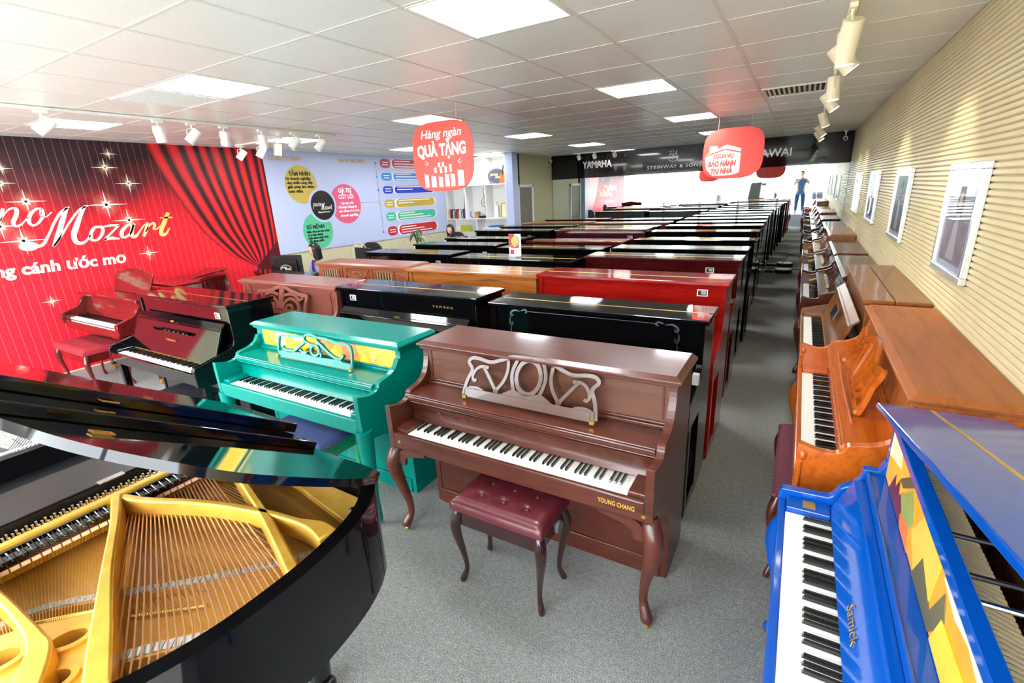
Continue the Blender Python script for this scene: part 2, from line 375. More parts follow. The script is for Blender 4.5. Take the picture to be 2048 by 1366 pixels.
def desk(parent, kind, m, xc, y, z, w, h, lean=.35, t=.016):
    """pierced music desk leaning on the panel: u across, v up"""
    mp = lambda u, v, d: (xc+u, y+v*math.sin(lean)*1.0-d*math.cos(lean), z+v*math.cos(lean)+d*math.sin(lean))
    g = MB(); S = lambda L: [((u-.5)*w, v*h) for u, v in L]; X = lambda L: [(1-u, v) for u, v in L]
    fw = {'brown': .8, 'teal': .72}.get(kind, 1.0)
    def both(L, ww): ribbon(g, S(L), ww*fw, t, mp); ribbon(g, S(X(L)), ww*fw, t, mp)
    if kind == 'brown':
        wave = [(.0, .22), (.06, .31), (.12, .31), (.2, .19), (.27, .18), (.324, .285), (.39, .41), (.45, .37), (.5, .36)]
        top = crv(S(wave+X(wave)[-2::-1]), 4)
        p = filled([S([(-.005, 0), (1.005, 0)])+top[::-1]], t, mp); g.add(p.v, p.f)
        both([(-.005, .05), (.004, .3), (.018, .5), (.042, .757), (.006, .936), (.031, 1.059), (.09, 1.07), (.185, 1.026), (.274, 1.122), (.345, 1.232), (.418, 1.267), (.5, 1.27)], .024)
        both([(.329, 1.137), (.334, .878), (.313, .586), (.25, .25)], .022); both([(.40, 1.2), (.372, .85), (.385, .55), (.40, .4)], .024)
        both([(.14, .86), (.2, .58), (.27, .25)], .022); both([(.178, .87), (.117, .87), (.074, .76), (.054, .58), (.068, .47), (.09, .5)], .02)
        ribbon(g, [((.5+.092*math.cos(a)-.5)*w, (.79+.43*math.sin(a))*h) for a in [2*PI*k/16 for k in range(16)]], .022, t, mp, 3, True)
        ins = obj('desk_inlay', ribbon(MB(), S([(.03, .12), (.97, .12)]), .05, t+.004, mp), m, parent, bevel=.003)
    elif kind == 'teal':
        p = filled([S([(0, 0), (1, 0), (1, .3), (.88, .3), (.84, .42), (.78, .36), (.6, .33), (.52, .3), (.4, .36), (.3, .36), (.22, .36), (.12, .32), (0, .28)])], t, mp); g.add(p.v, p.f)
        ribbon(g, S([(.01, .0), (.0, .6), (.004, .98), (.03, 1.08), (.16, 1.13), (.27, 1.19), (.36, 1.2)]), .02*fw, t, mp)
        ribbon(g, S([(.36, 1.2), (.38, 1.3), (.45, 1.36), (.52, 1.3)]), .02*fw, t, mp)
        ribbon(g, S([(.355, 1.22), (.367, 1.02), (.435, .9), (.5, .86)]), .022*fw, t, mp); ribbon(g, S([(.38, .98), (.3, .68), (.22, .38), (.124, .36), (.07, .47), (.066, .58)]), .024*fw, t, mp)
        ribbon(g, S([(.41, .42), (.343, .43), (.31, .56)]), .02*fw, t, mp); ribbon(g, S([(.595, .34), (.6, .46), (.585, .56)]), .02*fw, t, mp)
        ribbon(g, [((.516+.055*math.cos(a)-.5)*w, (.62+.25*math.sin(a))*h) for a in [2*PI*k/14 for k in range(14)]], .022*fw, t, mp, 3, True)
        ribbon(g, S([(.521, 1.3), (.537, 1.1), (.617, .86), (.727, .55), (.815, .42), (.865, .52), (.881, .66)]), .024*fw, t, mp)
        ribbon(g, S([(.523, 1.28), (.65, 1.28), (.796, 1.17), (.92, 1.16), (.965, 1.0), (.985, .5), (.99, 0)]), .02*fw, t, mp)
    elif kind == 'orange':
        both([(.0, .0), (.012, .3), (.05, .62), (.02, .9), (.03, 1.0), (.08, .98), (.2, .9), (.3, 1.0), (.4, 1.16), (.5, 1.2)], .036)
        both([(.46, .02), (.44, .5), (.425, 1.1)], .04); ribbon(g, S([(.5, .02), (.5, 1.15)]), .05, t*.7, mp)
        both([(.39, .02), (.34, .5), (.3, .95)], .034); both([(.3, .06), (.2, .1), (.13, .32), (.17, .55), (.24, .5)], .032); both([(.14, .6), (.15, .75), (.2, .88)], .05)
        both([(.3, .12), (.27, .3), (.3, .42)], .026); ribbon(g, S([(0, .02), (.5, .02), (1, .02)]), .03, t, mp)
    elif kind == 'rose':
        ribbon(g, S([(0, 0), (.01, .5), (0, .95), (.12, 1.0), (.3, 1.15), (.42, 1.3), (.5, 1.34), (.58, 1.3), (.7, 1.15), (.88, 1.0), (1, .95), (.99, .5), (1, 0)]), .035, t, mp)
        ribbon(g, S([(0, .05), (.5, .05), (1, .05)]), .05, t, mp); ribbon(g, S([(.5, .1), (.5, 1.3)]), .07, t, mp)
        both([(.12, .1), (.16, .55), (.3, .75), (.42, .5), (.44, .1)], .03); both([(.25, .1), (.28, .38), (.36, .38), (.38, .1)], .024); both([(.06, .85), (.14, .72), (.2, .9), (.3, 1.0), (.44, .9)], .028)
    else:
        both([(.0, 0), (.02, .7), (.06, .95), (.2, 1.0), (.38, 1.12), (.5, 1.15)], .03); ribbon(g, S([(0, .03), (.5, .03), (1, .03)]), .04, t, mp)
        both([(.12, .05), (.18, .5), (.3, .8), (.4, .9)], .026); both([(.3, .05), (.26, .35), (.36, .6), (.46, .4), (.44, .05)], .024); ribbon(g, S([(.5, .03), (.5, 1.12)]), .04, t, mp)
    d = obj('music_desk', g, m, parent, bevel=.003)
    for s in (-1, 1): obj('desk_hinge', MB().cbox((xc+s*(w/2-.01), y-.015, z+.008), (.022, .022, .016)), GOLD, d)
    return d
CONSOLE = lambda H, dep, k, kz, sz: [(dep, 0), (dep, H-.03), (0, H-.03), (-.004, H-.10), (-.02, sz+.105), (-.05, sz+.06), (-.10, sz+.033), (-k*.45, sz+.022), (-k*.535, sz+.012), (-k*.56, sz-.01), (-k*.63, sz-.027), (-k*.76, sz-.032), (-k*.91, sz-.02), (-k, sz-.012), (-k-.008, sz-.03), (-k-.004, kz-.1), (-k+.02, kz-.13), (-.2, kz-.15), (-.06, kz-.24), (0, kz-.36), (.004, 0)]
STUDIO = lambda H, dep, k, kz, sz: [(dep, 0), (dep, H-.028), (-.012, H-.028), (-.012, sz+.03), (-.03, sz-.01), (-.06, sz-.03), (-.26, kz+.07), (-k, kz+.055), (-k-.01, kz+.03), (-k-.01, kz-.10), (-k+.02, kz-.115), (-.02, kz-.115), (-.005, kz-.2), (.0, 0)]
FLATARM = lambda H, dep, k, kz, sz: [(dep, 0), (dep, H-.03), (0, H-.03), (-.003, sz+.06), (-.02, sz+.012), (-.062, sz+.01), (-.066, sz-.03), (-.085, sz-.06), (-.12, sz-.085), (-k*.46, kz+.062), (-k*.5, kz+.05), (-k, kz+.045), (-k-.008, kz+.02), (-k-.004, kz-.1), (-k+.02, kz-.13), (-.2, kz-.15), (-.06, kz-.24), (0, kz-.36), (.004, 0)]
def upright(label, loc, rz, body, Wd=1.5, H=1.2, dep=.35, k=.33, kz=.70, style='studio', lid=None, panel=None, keymode=None, fall='closed', lidtype='split',
            legs='straight', group='upright pianos', name='upright_piano', sz=None, stick=None, hinge=True, slip=None, lower=True):
    """upright piano: x along the keyboard (treble +x), keyboard towards -y, y = 0 is the front panel"""
    sz = sz or kz+.15; lid = lid or body; panel = panel or body; slip = slip or body
    T = thing(name, label, 'piano', loc, rz, group); hx = Wd/2-.022; th = .036; ix = hx-th
    poly = {'console': CONSOLE, 'flat_arm': FLATARM}.get(style, STUDIO)(H, dep, k, kz, sz)
    if style == 'console':
        i0 = 3; poly = poly[:2]+crv(poly[2:16], 3)+poly[16:]
    for s in (-1, 1): obj('side_panel', MB().prism(poly, s*ix, s*hx), body, T, bevel=.004)
    obj('back_panel', MB().box(-ix, ix, dep-.03, dep-.002, .04, H-.03), BLK, T)
    fp = obj('front_panel', MB().box(-ix, ix, .0, .022, sz-.02, H-.03), panel, T)
    if lower: obj('lower_panel', MB().box(-ix, ix, .006, .024, .1, kz-.1), body, T)
    obj('toe_rail', MB().box(-ix, ix, -.006, .026, 0, .1), body, T, bevel=.003)
    yb = -k+.158
    kb = obj('key_bed', MB().box(-ix, ix, -k+.02, .0, kz-.11, kz-.022), body, T)
    obj('key_slip', MB().box(-ix, ix, -k-.006, -k+.02, kz-.09, kz+.002), slip, T, bevel=.006)
    for s in (-1, 1):
        a, b = sorted((s*ix, s*.614)); obj('cheek_block', MB().box(a, b, -k+.02, yb+.002, kz-.022, kz+.022), body, T, bevel=.004)
    if keymode:
        obj('key_felt', MB().box(-.612, .612, yb-.004, yb+.002, kz-.012, kz-.001), FELT, kb)
        keys(kb, -k+.021, kz, keymode == 'full')
    if fall == 'closed': obj('fallboard', MB().prism([(-k+.01, kz-.01), (-k+.005, kz+.03), (-k+.05, kz+.055), (-.03, sz-.002), (-.0, sz-.002), (-.0, kz-.01)], -ix, ix), body, T, bevel=.004)
    elif fall == 'open':
        F = obj('fallboard', MB().prism([(yb, kz+.012), (yb+.014, kz+.006), (-.055, sz+.125), (-.07, sz+.132)], -ix+.01, ix-.01), body, T, bevel=.003)
        obj('fallboard_lip', MB().prism([(-.085, sz+.115), (-.075, sz+.105), (-.02, sz+.155), (-.028, sz+.165)], -ix+.015, ix-.015), body, F, bevel=.002)
        obj('fallboard_hinge', MB().box(-ix+.02, ix-.02, yb-.006, yb+.004, kz+.004, kz+.014), GOLD, F)
        obj('music_shelf', MB().box(-ix, ix, -.05, 0, sz-.03, sz), body, T)
    elif fall == 'sloped':
        obj('fallboard', MB().prism([(yb, kz+.012), (yb+.014, kz+.006), (-.05, sz-.075), (-.05, sz-.03), (-.085, sz-.03), (-.092, sz-.045)], -ix+.01, ix-.01), body, T, bevel=.005)
        obj('music_shelf', MB().box(-ix, ix, -.05, 0, sz-.02, sz).box(-ix, ix, -.056, -.046, sz-.024, sz+.006), body, T, bevel=.003)
    else:
        obj('fallboard', MB().prism(crv([(yb, kz+.01), (yb+.012, kz+.05), (yb+.007, kz+.085), (yb-.018, sz-.045)], 4)+[(yb+.012, sz-.045), (yb+.042, kz+.02)], -ix+.004, ix-.004), body, T, smooth=40)
        obj('music_shelf', MB().box(-ix, ix, yb-.024, .0, sz-.028, sz-.004).box(-ix, ix, yb-.016, .0, sz-.004, sz+.004).box(-ix, ix, yb-.018, -.02, sz-.042, sz-.033), body, T, bevel=.004)
        obj('panel_moulding', MB().box(-ix, ix, -.022, 0, sz+.004, sz+.022).box(-ix, ix, -.012, 0, sz+.022, sz+.034), body, T, bevel=.004)
    if lidtype == 'split':
        yh = dep*.43
        L = obj('lid', MB().box(-Wd/2, Wd/2, -.032, yh-.002, H-.026, H), lid, T, bevel=.006); obj('lid_back', MB().box(-Wd/2, Wd/2, yh+.002, dep+.012, H-.026, H), lid, T, bevel=.006)
        if hinge: obj('lid_hinge', MB().box(-Wd/2+.03, Wd/2-.03, yh-.004, yh+.004, H-.004, H+.0012), GOLD, L)
    elif lidtype == 'ogee':
        c = .03
        L = MB().box(-Wd/2+.014, Wd/2-.014, -.022, dep+.004, H-.05, H-.03); a = [(-Wd/2, -.036), (Wd/2, -.036), (Wd/2, dep+.01), (-Wd/2, dep+.01)]
        L.add([(x, y, H-.03) for x, y in a]+[(x, y, H-.016) for x, y in a]+[(x*(1-c/(Wd/2)) if 0 else (x-(c if x > 0 else -c)), y+(c if y < 0 else 0), H) for x, y in a],
              [(3,2,1,0), (0,1,5,4), (1,2,6,5), (2,3,7,6), (3,0,4,7), (4,5,9,8), (5,6,10,9), (6,7,11,10), (7,4,8,11), (8,9,10,11)])
        obj('lid', L, lid, T, bevel=.003)
    if legs == 'cabriole':
        for s in (-1, 1): cabriole(T, s*(hx-.02), -k+.035, kz-.09, s, -1, body)
    elif legs == 'straight':
        for s in (-1, 1):
            a, b = sorted((s*(hx-.001), s*(hx-.05)))
            g = obj('leg', MB().box(a, b, -k+.03, -k+.085, .06, kz-.11).box(a, b, -k+.02, .004, .015, .07), body, T, bevel=.006)
            obj('caster', MB().lathe([(.012, -.012), (.018, -.008), (.018, .008), (.012, .012)], ((a+b)/2, -k+.06, .019), 10, 'x'), CHROME, g)
    if stick: sticker(T, stick[0]*(ix-.1), H-.07+stick[1])
    for s in (-.06, 0, .06): obj('pedal', MB().box(s-.011, s+.011, -.1, .01, .06, .068).ball((s, -.1, .064), (.016, .022, .006), 10, 6), GOLD, T, smooth=40)
    T['_ix'] = ix
    return T
def bench(label, loc, rz, m, seatm, w=.52, d=.32, h=.49, tuft=False, legs='cabriole', knobs=False, group='piano benches', woven=False, seath=.06):
    T = thing('piano_bench', label, 'bench', loc, rz, group)
    n, q = 30, 20; V = []; F = []
    bt = [(x*w, y*d) for x in (-.25, 0, .25) for y in (-.16, .2)] if tuft else []
    for j in range(q+1):
        for i in range(n+1):
            x = (i/n-.5)*w; y = (j/q-.5)*d; e = min(w/2-abs(x), d/2-abs(y)); z = h+seath*.5-.028*max(0, 1-e/.035)**2
            for bx, by in bt:
                r = math.hypot(x-bx, y-by); z -= .016*math.exp(-(r/.022)**2)+.004*math.exp(-(r/.06)**2)
            V.append((x, y, z+(0 if not tuft else .006)))
    for j in range(q):
        for i in range(n): a = j*(n+1)+i; F.append((a, a+1, a+n+2, a+n+1))
    N = len(V); rim = [i for i in range(n+1)]+[(j+1)*(n+1)-1 for j in range(1, q+1)]+[q*(n+1)+i for i in range(n-1, -1, -1)]+[j*(n+1) for j in range(q-1, 0, -1)]
    V += [(V[i][0], V[i][1], h-seath*.5) for i in rim]; R = len(rim)
    F += [(rim[i], N+i, N+(i+1) % R, rim[(i+1) % R]) for i in range(R)]+[tuple(N+i for i in range(R))]
    s = obj('seat', MB().add(V, F), seatm, T, smooth=50)
    for bx, by in bt: obj('button', MB().lathe([(.002, .004), (.008, .003), (.011, -.001), (.011, -.006)], (bx, by, h+seath*.5-.006), 12), seatm, s, smooth=50)
    z1 = h-seath*.5
    ap = MB().box(-w/2+.02, w/2-.02, -d/2+.02, -d/2+.038, z1-.09, z1-.006).box(-w/2+.02, w/2-.02, d/2-.038, d/2-.02, z1-.09, z1-.006).box(-w/2+.02, -w/2+.038, -d/2+.038, d/2-.038, z1-.09, z1-.006).box(w/2-.038, w/2-.02, -d/2+.038, d/2-.038, z1-.09, z1-.006)
    obj('apron', ap, m, T); obj('seat_board', MB().box(-w/2+.012, w/2-.012, -d/2+.012, d/2-.012, z1-.008, z1+.001), m, T)
    for a in (-1, 1):
        for b in (-1, 1):
            x, y = a*(w/2-.03), b*(d/2-.03)
            if legs == 'cabriole': cabriole(T, x, y, z1-.006, a, b, m, .62, False, h0=.004)
            else: obj('leg', MB().box(x-.02, x+.02, y-.02, y+.02, 0, z1-.006), m, T, bevel=.004)
    if knobs:
        for a in (-1, 1): obj('knob', MB().lathe([(.008, 0), (.008, .012), (.03, .014), (.032, .024), (.028, .03)], (a*(w/2-.02), .02, z1-.04), 16, 'x').xf(lambda x, y, z: (x if a > 0 else -w+.04-x if 0 else (2*a*(w/2-.02)-x if a < 0 else x), y, z)), pm('grey_knob', '#6f757c', .3), T, smooth=40)
    return T

# ------------------------------------------------------------------ finishes
YC = wood('walnut_satin', '#3f1d14', '#5c2b1e', .3, .25); YCP = wood('walnut_panel', '#4d2a20', '#68402f', .36, .2, scale=2); YCD = pm('desk_mauve_brown', '#5e463e', .28, coat=.3)
TEAL = pm('teal_lacquer', '#007a6e', .16, coat=0, var=.02, spec=.22); GREEN = pm('green_lacquer', '#13875f', .2, coat=.5)
REDP = wood('cherry_gloss', '#6d0b09', '#92140e', .1, .2, scale=2); DRED = wood('oxblood_gloss', '#2e0709', '#46100f', .08, .2, scale=2); MAHO = wood('mahogany_gloss', '#3c0d0e', '#5c1614', .1, .2, scale=2)
OAK = wood('oak_gloss', '#74400f', '#a5622a', .22, .2, scale=2.2, stretch=14); CARV = wood('carved_walnut', '#7a4228', '#985636', .35, .2); ROSE = wood('rosewood_satin', '#6a3a30', '#84493d', .33, .2)
ORNG = wood('orange_maple', '#a84a12', '#c66218', .25, .3, scale=2); ORNGD = wood('orange_maple_deep', '#8f4a1a', '#a85f2c', .4, .0, scale=2); BRN2 = wood('golden_walnut', '#6d3e18', '#8a5324', .28, .3, scale=2); SPIN = wood('spinet_brown', '#3e1a0f', '#572617', .25, .3, scale=2); BRN3 = wood('tan_walnut', '#8d5a34', '#a56d41', .35, .3, scale=2)
BLUE = pm('blue_lacquer', '#044ca8', .08, coat=.0, var=.02)
GRP = 'upright pianos standing in rows'

# nearest row: brown console, teal console, black upright
p = upright('satin brown console piano with pierced mauve music desk, nearest to the grey carpet centre', (-1.107, 2.02, 0), 0, YC, 1.5, 1.10, .33, .345, .665, 'console', panel=YCP, keymode='full', fall='curved', lidtype='ogee', legs='cabriole', group=GRP, sz=.835)
desk(p, 'brown', YCD, .012, -.108, .85, .75, .2, .38)
front_txt(p, 'YOUNG CHANG', .492, .16, .022, .615, -.352, pm('gold_paint', '#cfa548', .4), bold=.0003)
obj('panel_frame', MB().box(-.675, -.665, -.004, 0, .88, 1.05).box(.665, .675, -.004, 0, .88, 1.05).box(-.675, .675, -.004, 0, 1.045, 1.052), YC, p)
for s in (-1, 1):
    g = MB(); ribbon(g, [(s*.50, .575), (s*.58, .56), (s*.655, .53), (s*.672, .47)], .05, .02, lambda u, v, d: (u, -.338+d, v)); obj('leg_bracket', g, YC, p)
obj('brass_button', MB().lathe([(.009, 0), (.009, .003), (.005, .004)], (-.655, -.352, .62), 12, 'y'), GOLD, p)
obj('brass_button', MB().lathe([(.009, 0), (.009, .003), (.005, .004)], (.69, -.352, .6), 12, 'y'), GOLD, p)

t = upright('glossy teal console piano with a painted yellow and orange front panel', (-2.735, 2.0, 0), 0, TEAL, 1.5, 1.065, .31, .36, .70, 'console', keymode='full', fall='curved', lidtype='ogee', legs=None, group=GRP, sz=.86)
for s in (-1, 1):
    P = crv([(.0, .04, .026), (.03, .04, .03), (.16, .03, .026), (.34, .012, .036), (.5, -.004, .045), (.6, .0, .045)], 5)
    g = obj('leg', MB().tube([(s*(.705+q[1]*.5), -.335-q[1]*.3, q[0]+.03) for q in P], [q[2] for q in P], 12, squarish=.5), TEAL, t, smooth=45)
    obj('caster', MB().lathe([(.008, 0), (.015, .005), (.015, .022), (.009, .03), (.018, .034)], (s*.725, -.345, 0), 12), GOLD, g, smooth=40)
desk(t, 'teal', TEAL, .035, -.1, .87, .755, .135, .25)
def art_panel(parent, polys, y, nm='painted_shape'):
    for i, (col, pts) in enumerate(polys):
        obj(nm, MB().prism(pts, y-.0009-i*.00025, y-.0001, 'y'), pm('art_'+col, '#'+col, .4, var=.1, scale=9), parent)
fp = [c for c in t.children if c.name.startswith('front_panel')][0]
E = lambda cx, cz, rx, rz, n=14: [(cx+rx*math.cos(2*PI*i/n), cz+rz*math.sin(2*PI*i/n)) for i in range(n)]
art_panel(fp, [('f6c22b', [(-.66, .875), (-.1, .875), (.0, 1.03), (-.66, 1.03)]), ('fbe28a', [(-.52, .93), (-.42, .9), (-.36, 1.02), (-.5, 1.03)]), ('f3a43c', [(-.1, .875), (.69, .875), (.69, 1.03), (0, 1.03)]), ('f9d9a0', [(-.3, .95), (-.2, .97), (-.12, 1.02), (-.28, 1.02)])], -.0005)
art_panel(fp, [('d9502e', E(-.02, 1.0, .03, .022)), ('d2583a', E(-.09, .95, .035, .022)), ('6f7f74', E(.02, .94, .03, .04)), ('9aa588', E(.09, 1.0, .03, .02)), ('474c44', [(-.19, .9), (-.06, .9), (-.1, .94)]), ('f5d255', [(.06, .9), (.2, .9), (.14, .98)]),
               ('e07a4c', [(.22, .9), (.36, .93), (.34, 1.01), (.2, 1.0)]), ('fbd03c', [(.36, .885), (.46, .9), (.42, .96)]), ('f6b648', E(.5, .96, .035, .035)), ('f2cf62', [(.42, .985), (.5, .965), (.58, .99), (.69, 1.015), (.69, 1.02), (.56, 1.0), (.5, .975)]), ('f7d77e', [(.47, .94), (.49, .89), (.51, .94)]), ('f6b53d', [(.4, .875), (.69, .875), (.62, .91)])], -.0017)

b = upright('glossy black upright piano with its fallboard open, beside the red grand piano', (-4.482, 1.98, 0), 0, BLACKG, 1.5, 1.165, .36, .34, .70, 'studio', keymode='full', fall='open', group=GRP, stick=(.93, -.03))
front_txt(b, 'YAMAHA', -.08, .16, .018, .83, -.143, GOLD, 'maker_name', space=1.3)
obj('lock_plate', MB().cbox((-.03, -.082, .985), (.04, .01, .014)), GOLD, b)
obj('music_ledge', MB().prism([(-.117, .905), (-.125, .9), (-.135, .925), (-.127, .93)], -.28, .28), BLACKG, b)

# second and third rows
r = upright('rose-brown upright piano with carved music desk, behind the black upright near the red wall', (-4.215, 2.80, 0), 0, ROSE, 1.48, 1.175, .35, .33, .70, 'console', fall='curved', lidtype='ogee', legs='cabriole', group=GRP)
desk(r, 'rose', ROSE, -.01, -.09, .9, .74, .18, .3)
obj('panel_frame', ribbon(MB(), [(-.6, .9), (-.6, 1.1), (-.57, 1.125), (.57, 1.125), (.6, 1.1), (.6, .9), (.57, .885), (-.57, .885)], .008, .004, lambda u, v, d: (u+.03, -d, v), 2, True), YC, r)
y = upright('black upright piano with gold maker name on its front panel, behind the teal piano', (-2.70, 2.79, 0), 0, BLACKG, 1.5, 1.18, .36, .33, .70, fall='open', group=GRP, stick=(-.97, -.02))
front_txt(y, 'YAMAHA', .31, .2, .018, 1.075, -.003, GOLD, 'maker_name', space=1.6)
obj('lock_plate', MB().cbox((.0, -.085, .985), (.045, .01, .014)), GOLD, y)
k = upright('black upright piano with silver scroll ornaments in its panel corners, behind the brown console', (-1.125, 2.82, 0), 0, BLACKG, 1.5, 1.155, .33, .33, .70, group=GRP)
SIL = pm('silver_inlay', '#b9c2c6', .25, metal=1)
for s in (-1, 1):
    g = MB(); mp = lambda u, v, d: (s*u, -.001-d, v)
    ribbon(g, [(.5, 1.1), (.54, 1.105), (.57, 1.09), (.575, 1.07), (.56, 1.065), (.555, 1.08)], [.004, .01, .012, .012, .008, .004], .003, mp)
    ribbon(g, [(.575, 1.06), (.585, 1.03), (.575, 1.0), (.56, 1.005), (.565, 1.02)], [.004, .01, .012, .01, .004], .003, mp); ribbon(g, [(.572, .99), (.578, .96), (.57, .93)], [.006, .01, .003], .003, mp)
    ribbon(g, [(.49, 1.105), (.46, 1.115), (.445, 1.1), (.46, 1.09)], [.004, .01, .01, .004], .003, mp); obj('scroll_ornament', g, SIL, k)
obj('inlay_line', MB().box(-.44, .44, -.003, -.001, 1.102, 1.105), SIL, k)
obj('power_socket', MB().box(.712, .745, -.24, -.2, .84, .9), pm('socket_grey', '#d6d6d4', .4), k); 
c = upright('brown upright piano with carved oval medallion and slatted grilles on its front', (-4.31, 3.83, 0), 0, CARV, 1.5, 1.195, .34, .33, .70, 'console', fall='curved', lidtype='ogee', legs='cabriole', group=GRP)
md = obj('medallion', MB().lathe([(.155, 0), (.155, -.012), (.14, -.02), (.12, -.016), (.04, -.02), (.01, -.022)], (-.06, 0, 1.065), 32, 'y', 1, .5), CARV, c, smooth=35)
for a in range(8): obj('carved_leaf', MB().ball((-.06+.075*math.cos(a*PI/4), -.02, 1.065+.036*math.sin(a*PI/4)), (.028, .006, .02), 8, 6), CARV, md, smooth=60)
for s in (-1, 1):
    g = MB(); ribbon(g, [(-.06+s*.2, 1.13), (-.06+s*.16, 1.09), (-.06+s*.19, 1.03), (-.06+s*.16, .94), (-.06+s*.2, .9)], .03, .016, lambda u, v, d: (u, -d, v)); ribbon(g, [(-.06+s*.14, 1.14), (-.06+s*.24, 1.14), (-.06+s*.25, 1.03), (-.06+s*.24, .89)], .022, .012, lambda u, v, d: (u, -d, v)); obj('carved_scroll', g, CARV, c)
    gr = obj('grille', MB().box(-.06+s*.44-.13, -.06+s*.44+.13, -.003, 0, 0.93, 1.11), pm('grille_dark', '#1d120d', .7), c)
    fx, x0 = MB(), -.06+s*.44
    fx.box(x0-.15, x0+.15, -.014, 0, 1.11, 1.13).box(x0-.15, x0+.15, -.014, 0, .91, .925).box(x0-.15, x0-.125, -.014, 0, 0.925, 1.11).box(x0+.125, x0+.15, -.014, 0, 0.925, 1.11); obj('grille_frame', fx, CARV, gr)
    for q in range(6): obj('grille_slat', MB().box(x0-.105+q*.042-.009, x0-.105+q*.042+.009, -.012, -.002, 0.925, 1.11), wood('grille_tan', '#8e7451', '#a88c64', .5, 0), gr)
rows = [ # label, x centre, y, finish, height, depth, sticker, extra
 ('honey oak upright piano with visible grain, third piano back in the middle column', -2.635, 3.62, OAK, 1.21, .38, None, {}),
 ('bright cherry red upright piano beside the aisle', -1.115, 3.55, REDP, 1.235, .36, (.97, -.01), {'legs': 'cabriole'}),
 ('glossy black upright piano behind the carved brown one, nearest the office desks', -4.43, 4.74, BLACKG, 1.20, .38, (.9, -.04), {}),
 ('glossy black upright piano with the red and white card on its lid', -2.665, 4.42, BLACKG, 1.215, .38, (.93, -.03), {}),
 ('dark oxblood upright piano beside the aisle, right behind the cherry red one', -1.153, 4.70, DRED, 1.23, .34, (.82, -.03), {}),
 ('glossy black upright piano in the fifth row, left column by the plant', -4.4, 5.72, BLACKG, 1.20, .36, (.95, -.05), {}),
 ('glossy black upright piano in the fifth row, middle column', -2.80, 5.62, BLACKG, 1.185, .36, None, {}),
 ('glossy black upright piano by the aisle, fifth from the brown console', -1.187, 5.66, BLACKG, 1.20, .34, None, {}),
 ('glossy black upright piano in the sixth row, left column', -4.33, 6.42, BLACKG, 1.22, .36, None, {}),
 ('dark red upright piano in the sixth row, middle column', -2.78, 6.42, MAHO, 1.19, .38, (.9, -.05), {}),
 ('glossy black upright piano by the aisle, sixth from the brown console', -1.17, 6.5, BLACKG, 1.215, .34, (.85, -.05), {}),
 ('black upright piano in the seventh row, left column before the shelves', -4.29, 7.25, BLACKG, 1.27, .36, (.6, -.04), {}),
 ('dark brown upright piano in the seventh row, middle column', -2.70, 7.25, DRED, 1.285, .4, (.85, -.05), {}),
 ('glossy black upright piano by the aisle, seventh from the brown console', -1.22, 7.45, BLACKG, 1.235, .34, (.7, -.06), {}),
 ('black upright piano in the eighth row, left column below the blue box', -4.32, 8.15, BLACKG, 1.27, .36, None, {}),
 ('glossy black upright piano in the eighth row, middle column', -2.78, 8.15, BLACKG, 1.25, .36, None, {}),
 ('glossy black upright piano by the aisle, eighth from the brown console', -1.24, 8.55, BLACKG, 1.23, .34, None, {}),
 ('walnut brown upright piano in the ninth row, left column by the grey door', -4.3, 9.05, BRN2, 1.27, .36, None, {}),
 ('brown upright piano in the ninth row, middle column', -2.79, 9.1, SPIN, 1.25, .36, None, {}),
 ('glossy black upright piano by the aisle, ninth from the brown console', -1.26, 9.5, BLACKG, 1.22, .34, None, {}),
 ('black upright piano in the last row before the mirror, left column', -4.4, 10.3, BLACKG, 1.25, .36, None, {}),
 ('black upright piano in the last row before the mirror, middle column', -2.87, 10.35, BLACKG, 1.23, .36, None, {}),
 ('brown-sided upright piano by the aisle, tenth from the brown console', -1.29, 10.4, wood('dim_brown', '#3a2a1c', '#4d3a28', .3, .5), 1.225, .36, None, {'lid': BLACKG}),
 ('glossy black upright piano by the aisle, last before the mirror', -1.32, 11.42, BLACKG, 1.22, .36, None, {})]
for lb, x, yy, m, H, dp, st, ex in rows:
    upright(lb, (x, yy, 0), 0, m, 1.5, H, dp, .32, .70, lid=ex.get('lid'), group=GRP, stick=st)

# right-hand row, keyboards towards the aisle
RR = 'pianos along the ribbed wall'; Q = -PI/2
o = upright('orange maple console piano with carved fan-shaped music desk', (.44, 2.80, 0), Q, ORNG, 1.52, 1.15, .285, .335, .70, 'console', lid=ORNGD, keymode='full', fall='curved', lidtype='ogee', legs='cabriole', group=RR, sz=.88, panel=ORNGD)
desk(o, 'orange', ORNG, .02, -.115, .895, .76, .2, .32, .02)
for s in (-1, 1):
    m = MB()
    for q in (-.016, 0, .016): m.tube([(s*.722+q, -.325, .5), (s*.722+q, -.328, .79)], .009, 8)
    m.ball((s*.722, -.322, .82), (.03, .02, .03), 12, 8); obj('fluted_post', m, ORNG, o, smooth=50)
obj('shelf_rail', MB().tube(crv([(-.5, -.15, .89), (0, -.158, .892), (.5, -.15, .89)], 6), .006, 8), ORNG, o, smooth=50)
w = upright('golden walnut upright piano with open fallboard and a metal plate, behind the orange one', (.43, 4.335, 0), Q, BRN2, 1.50, 1.165, .29, .32, .70, keymode='full', fall='open', group=RR, hinge=False)
obj('metal_plate', MB().cbox((.12, -.118, .93), (.24, .004, .085)).xf(lambda x, y, z: (x, y-(z-.93)*-.38-.012, z)), CHROME, w)
sp = [('dark brown spinet piano with open fallboard, first of the low ones along the ribbed wall', 6.0, 1.03, SPIN), ('dark brown spinet piano, second of the low ones along the ribbed wall', 7.6, 1.03, SPIN), ('tan-sided console piano, taller one third among the low ones along the ribbed wall', 9.27, 1.09, BRN3), ('brown spinet piano along the ribbed wall, last before the mirror', 11.02, 1.05, SPIN)]
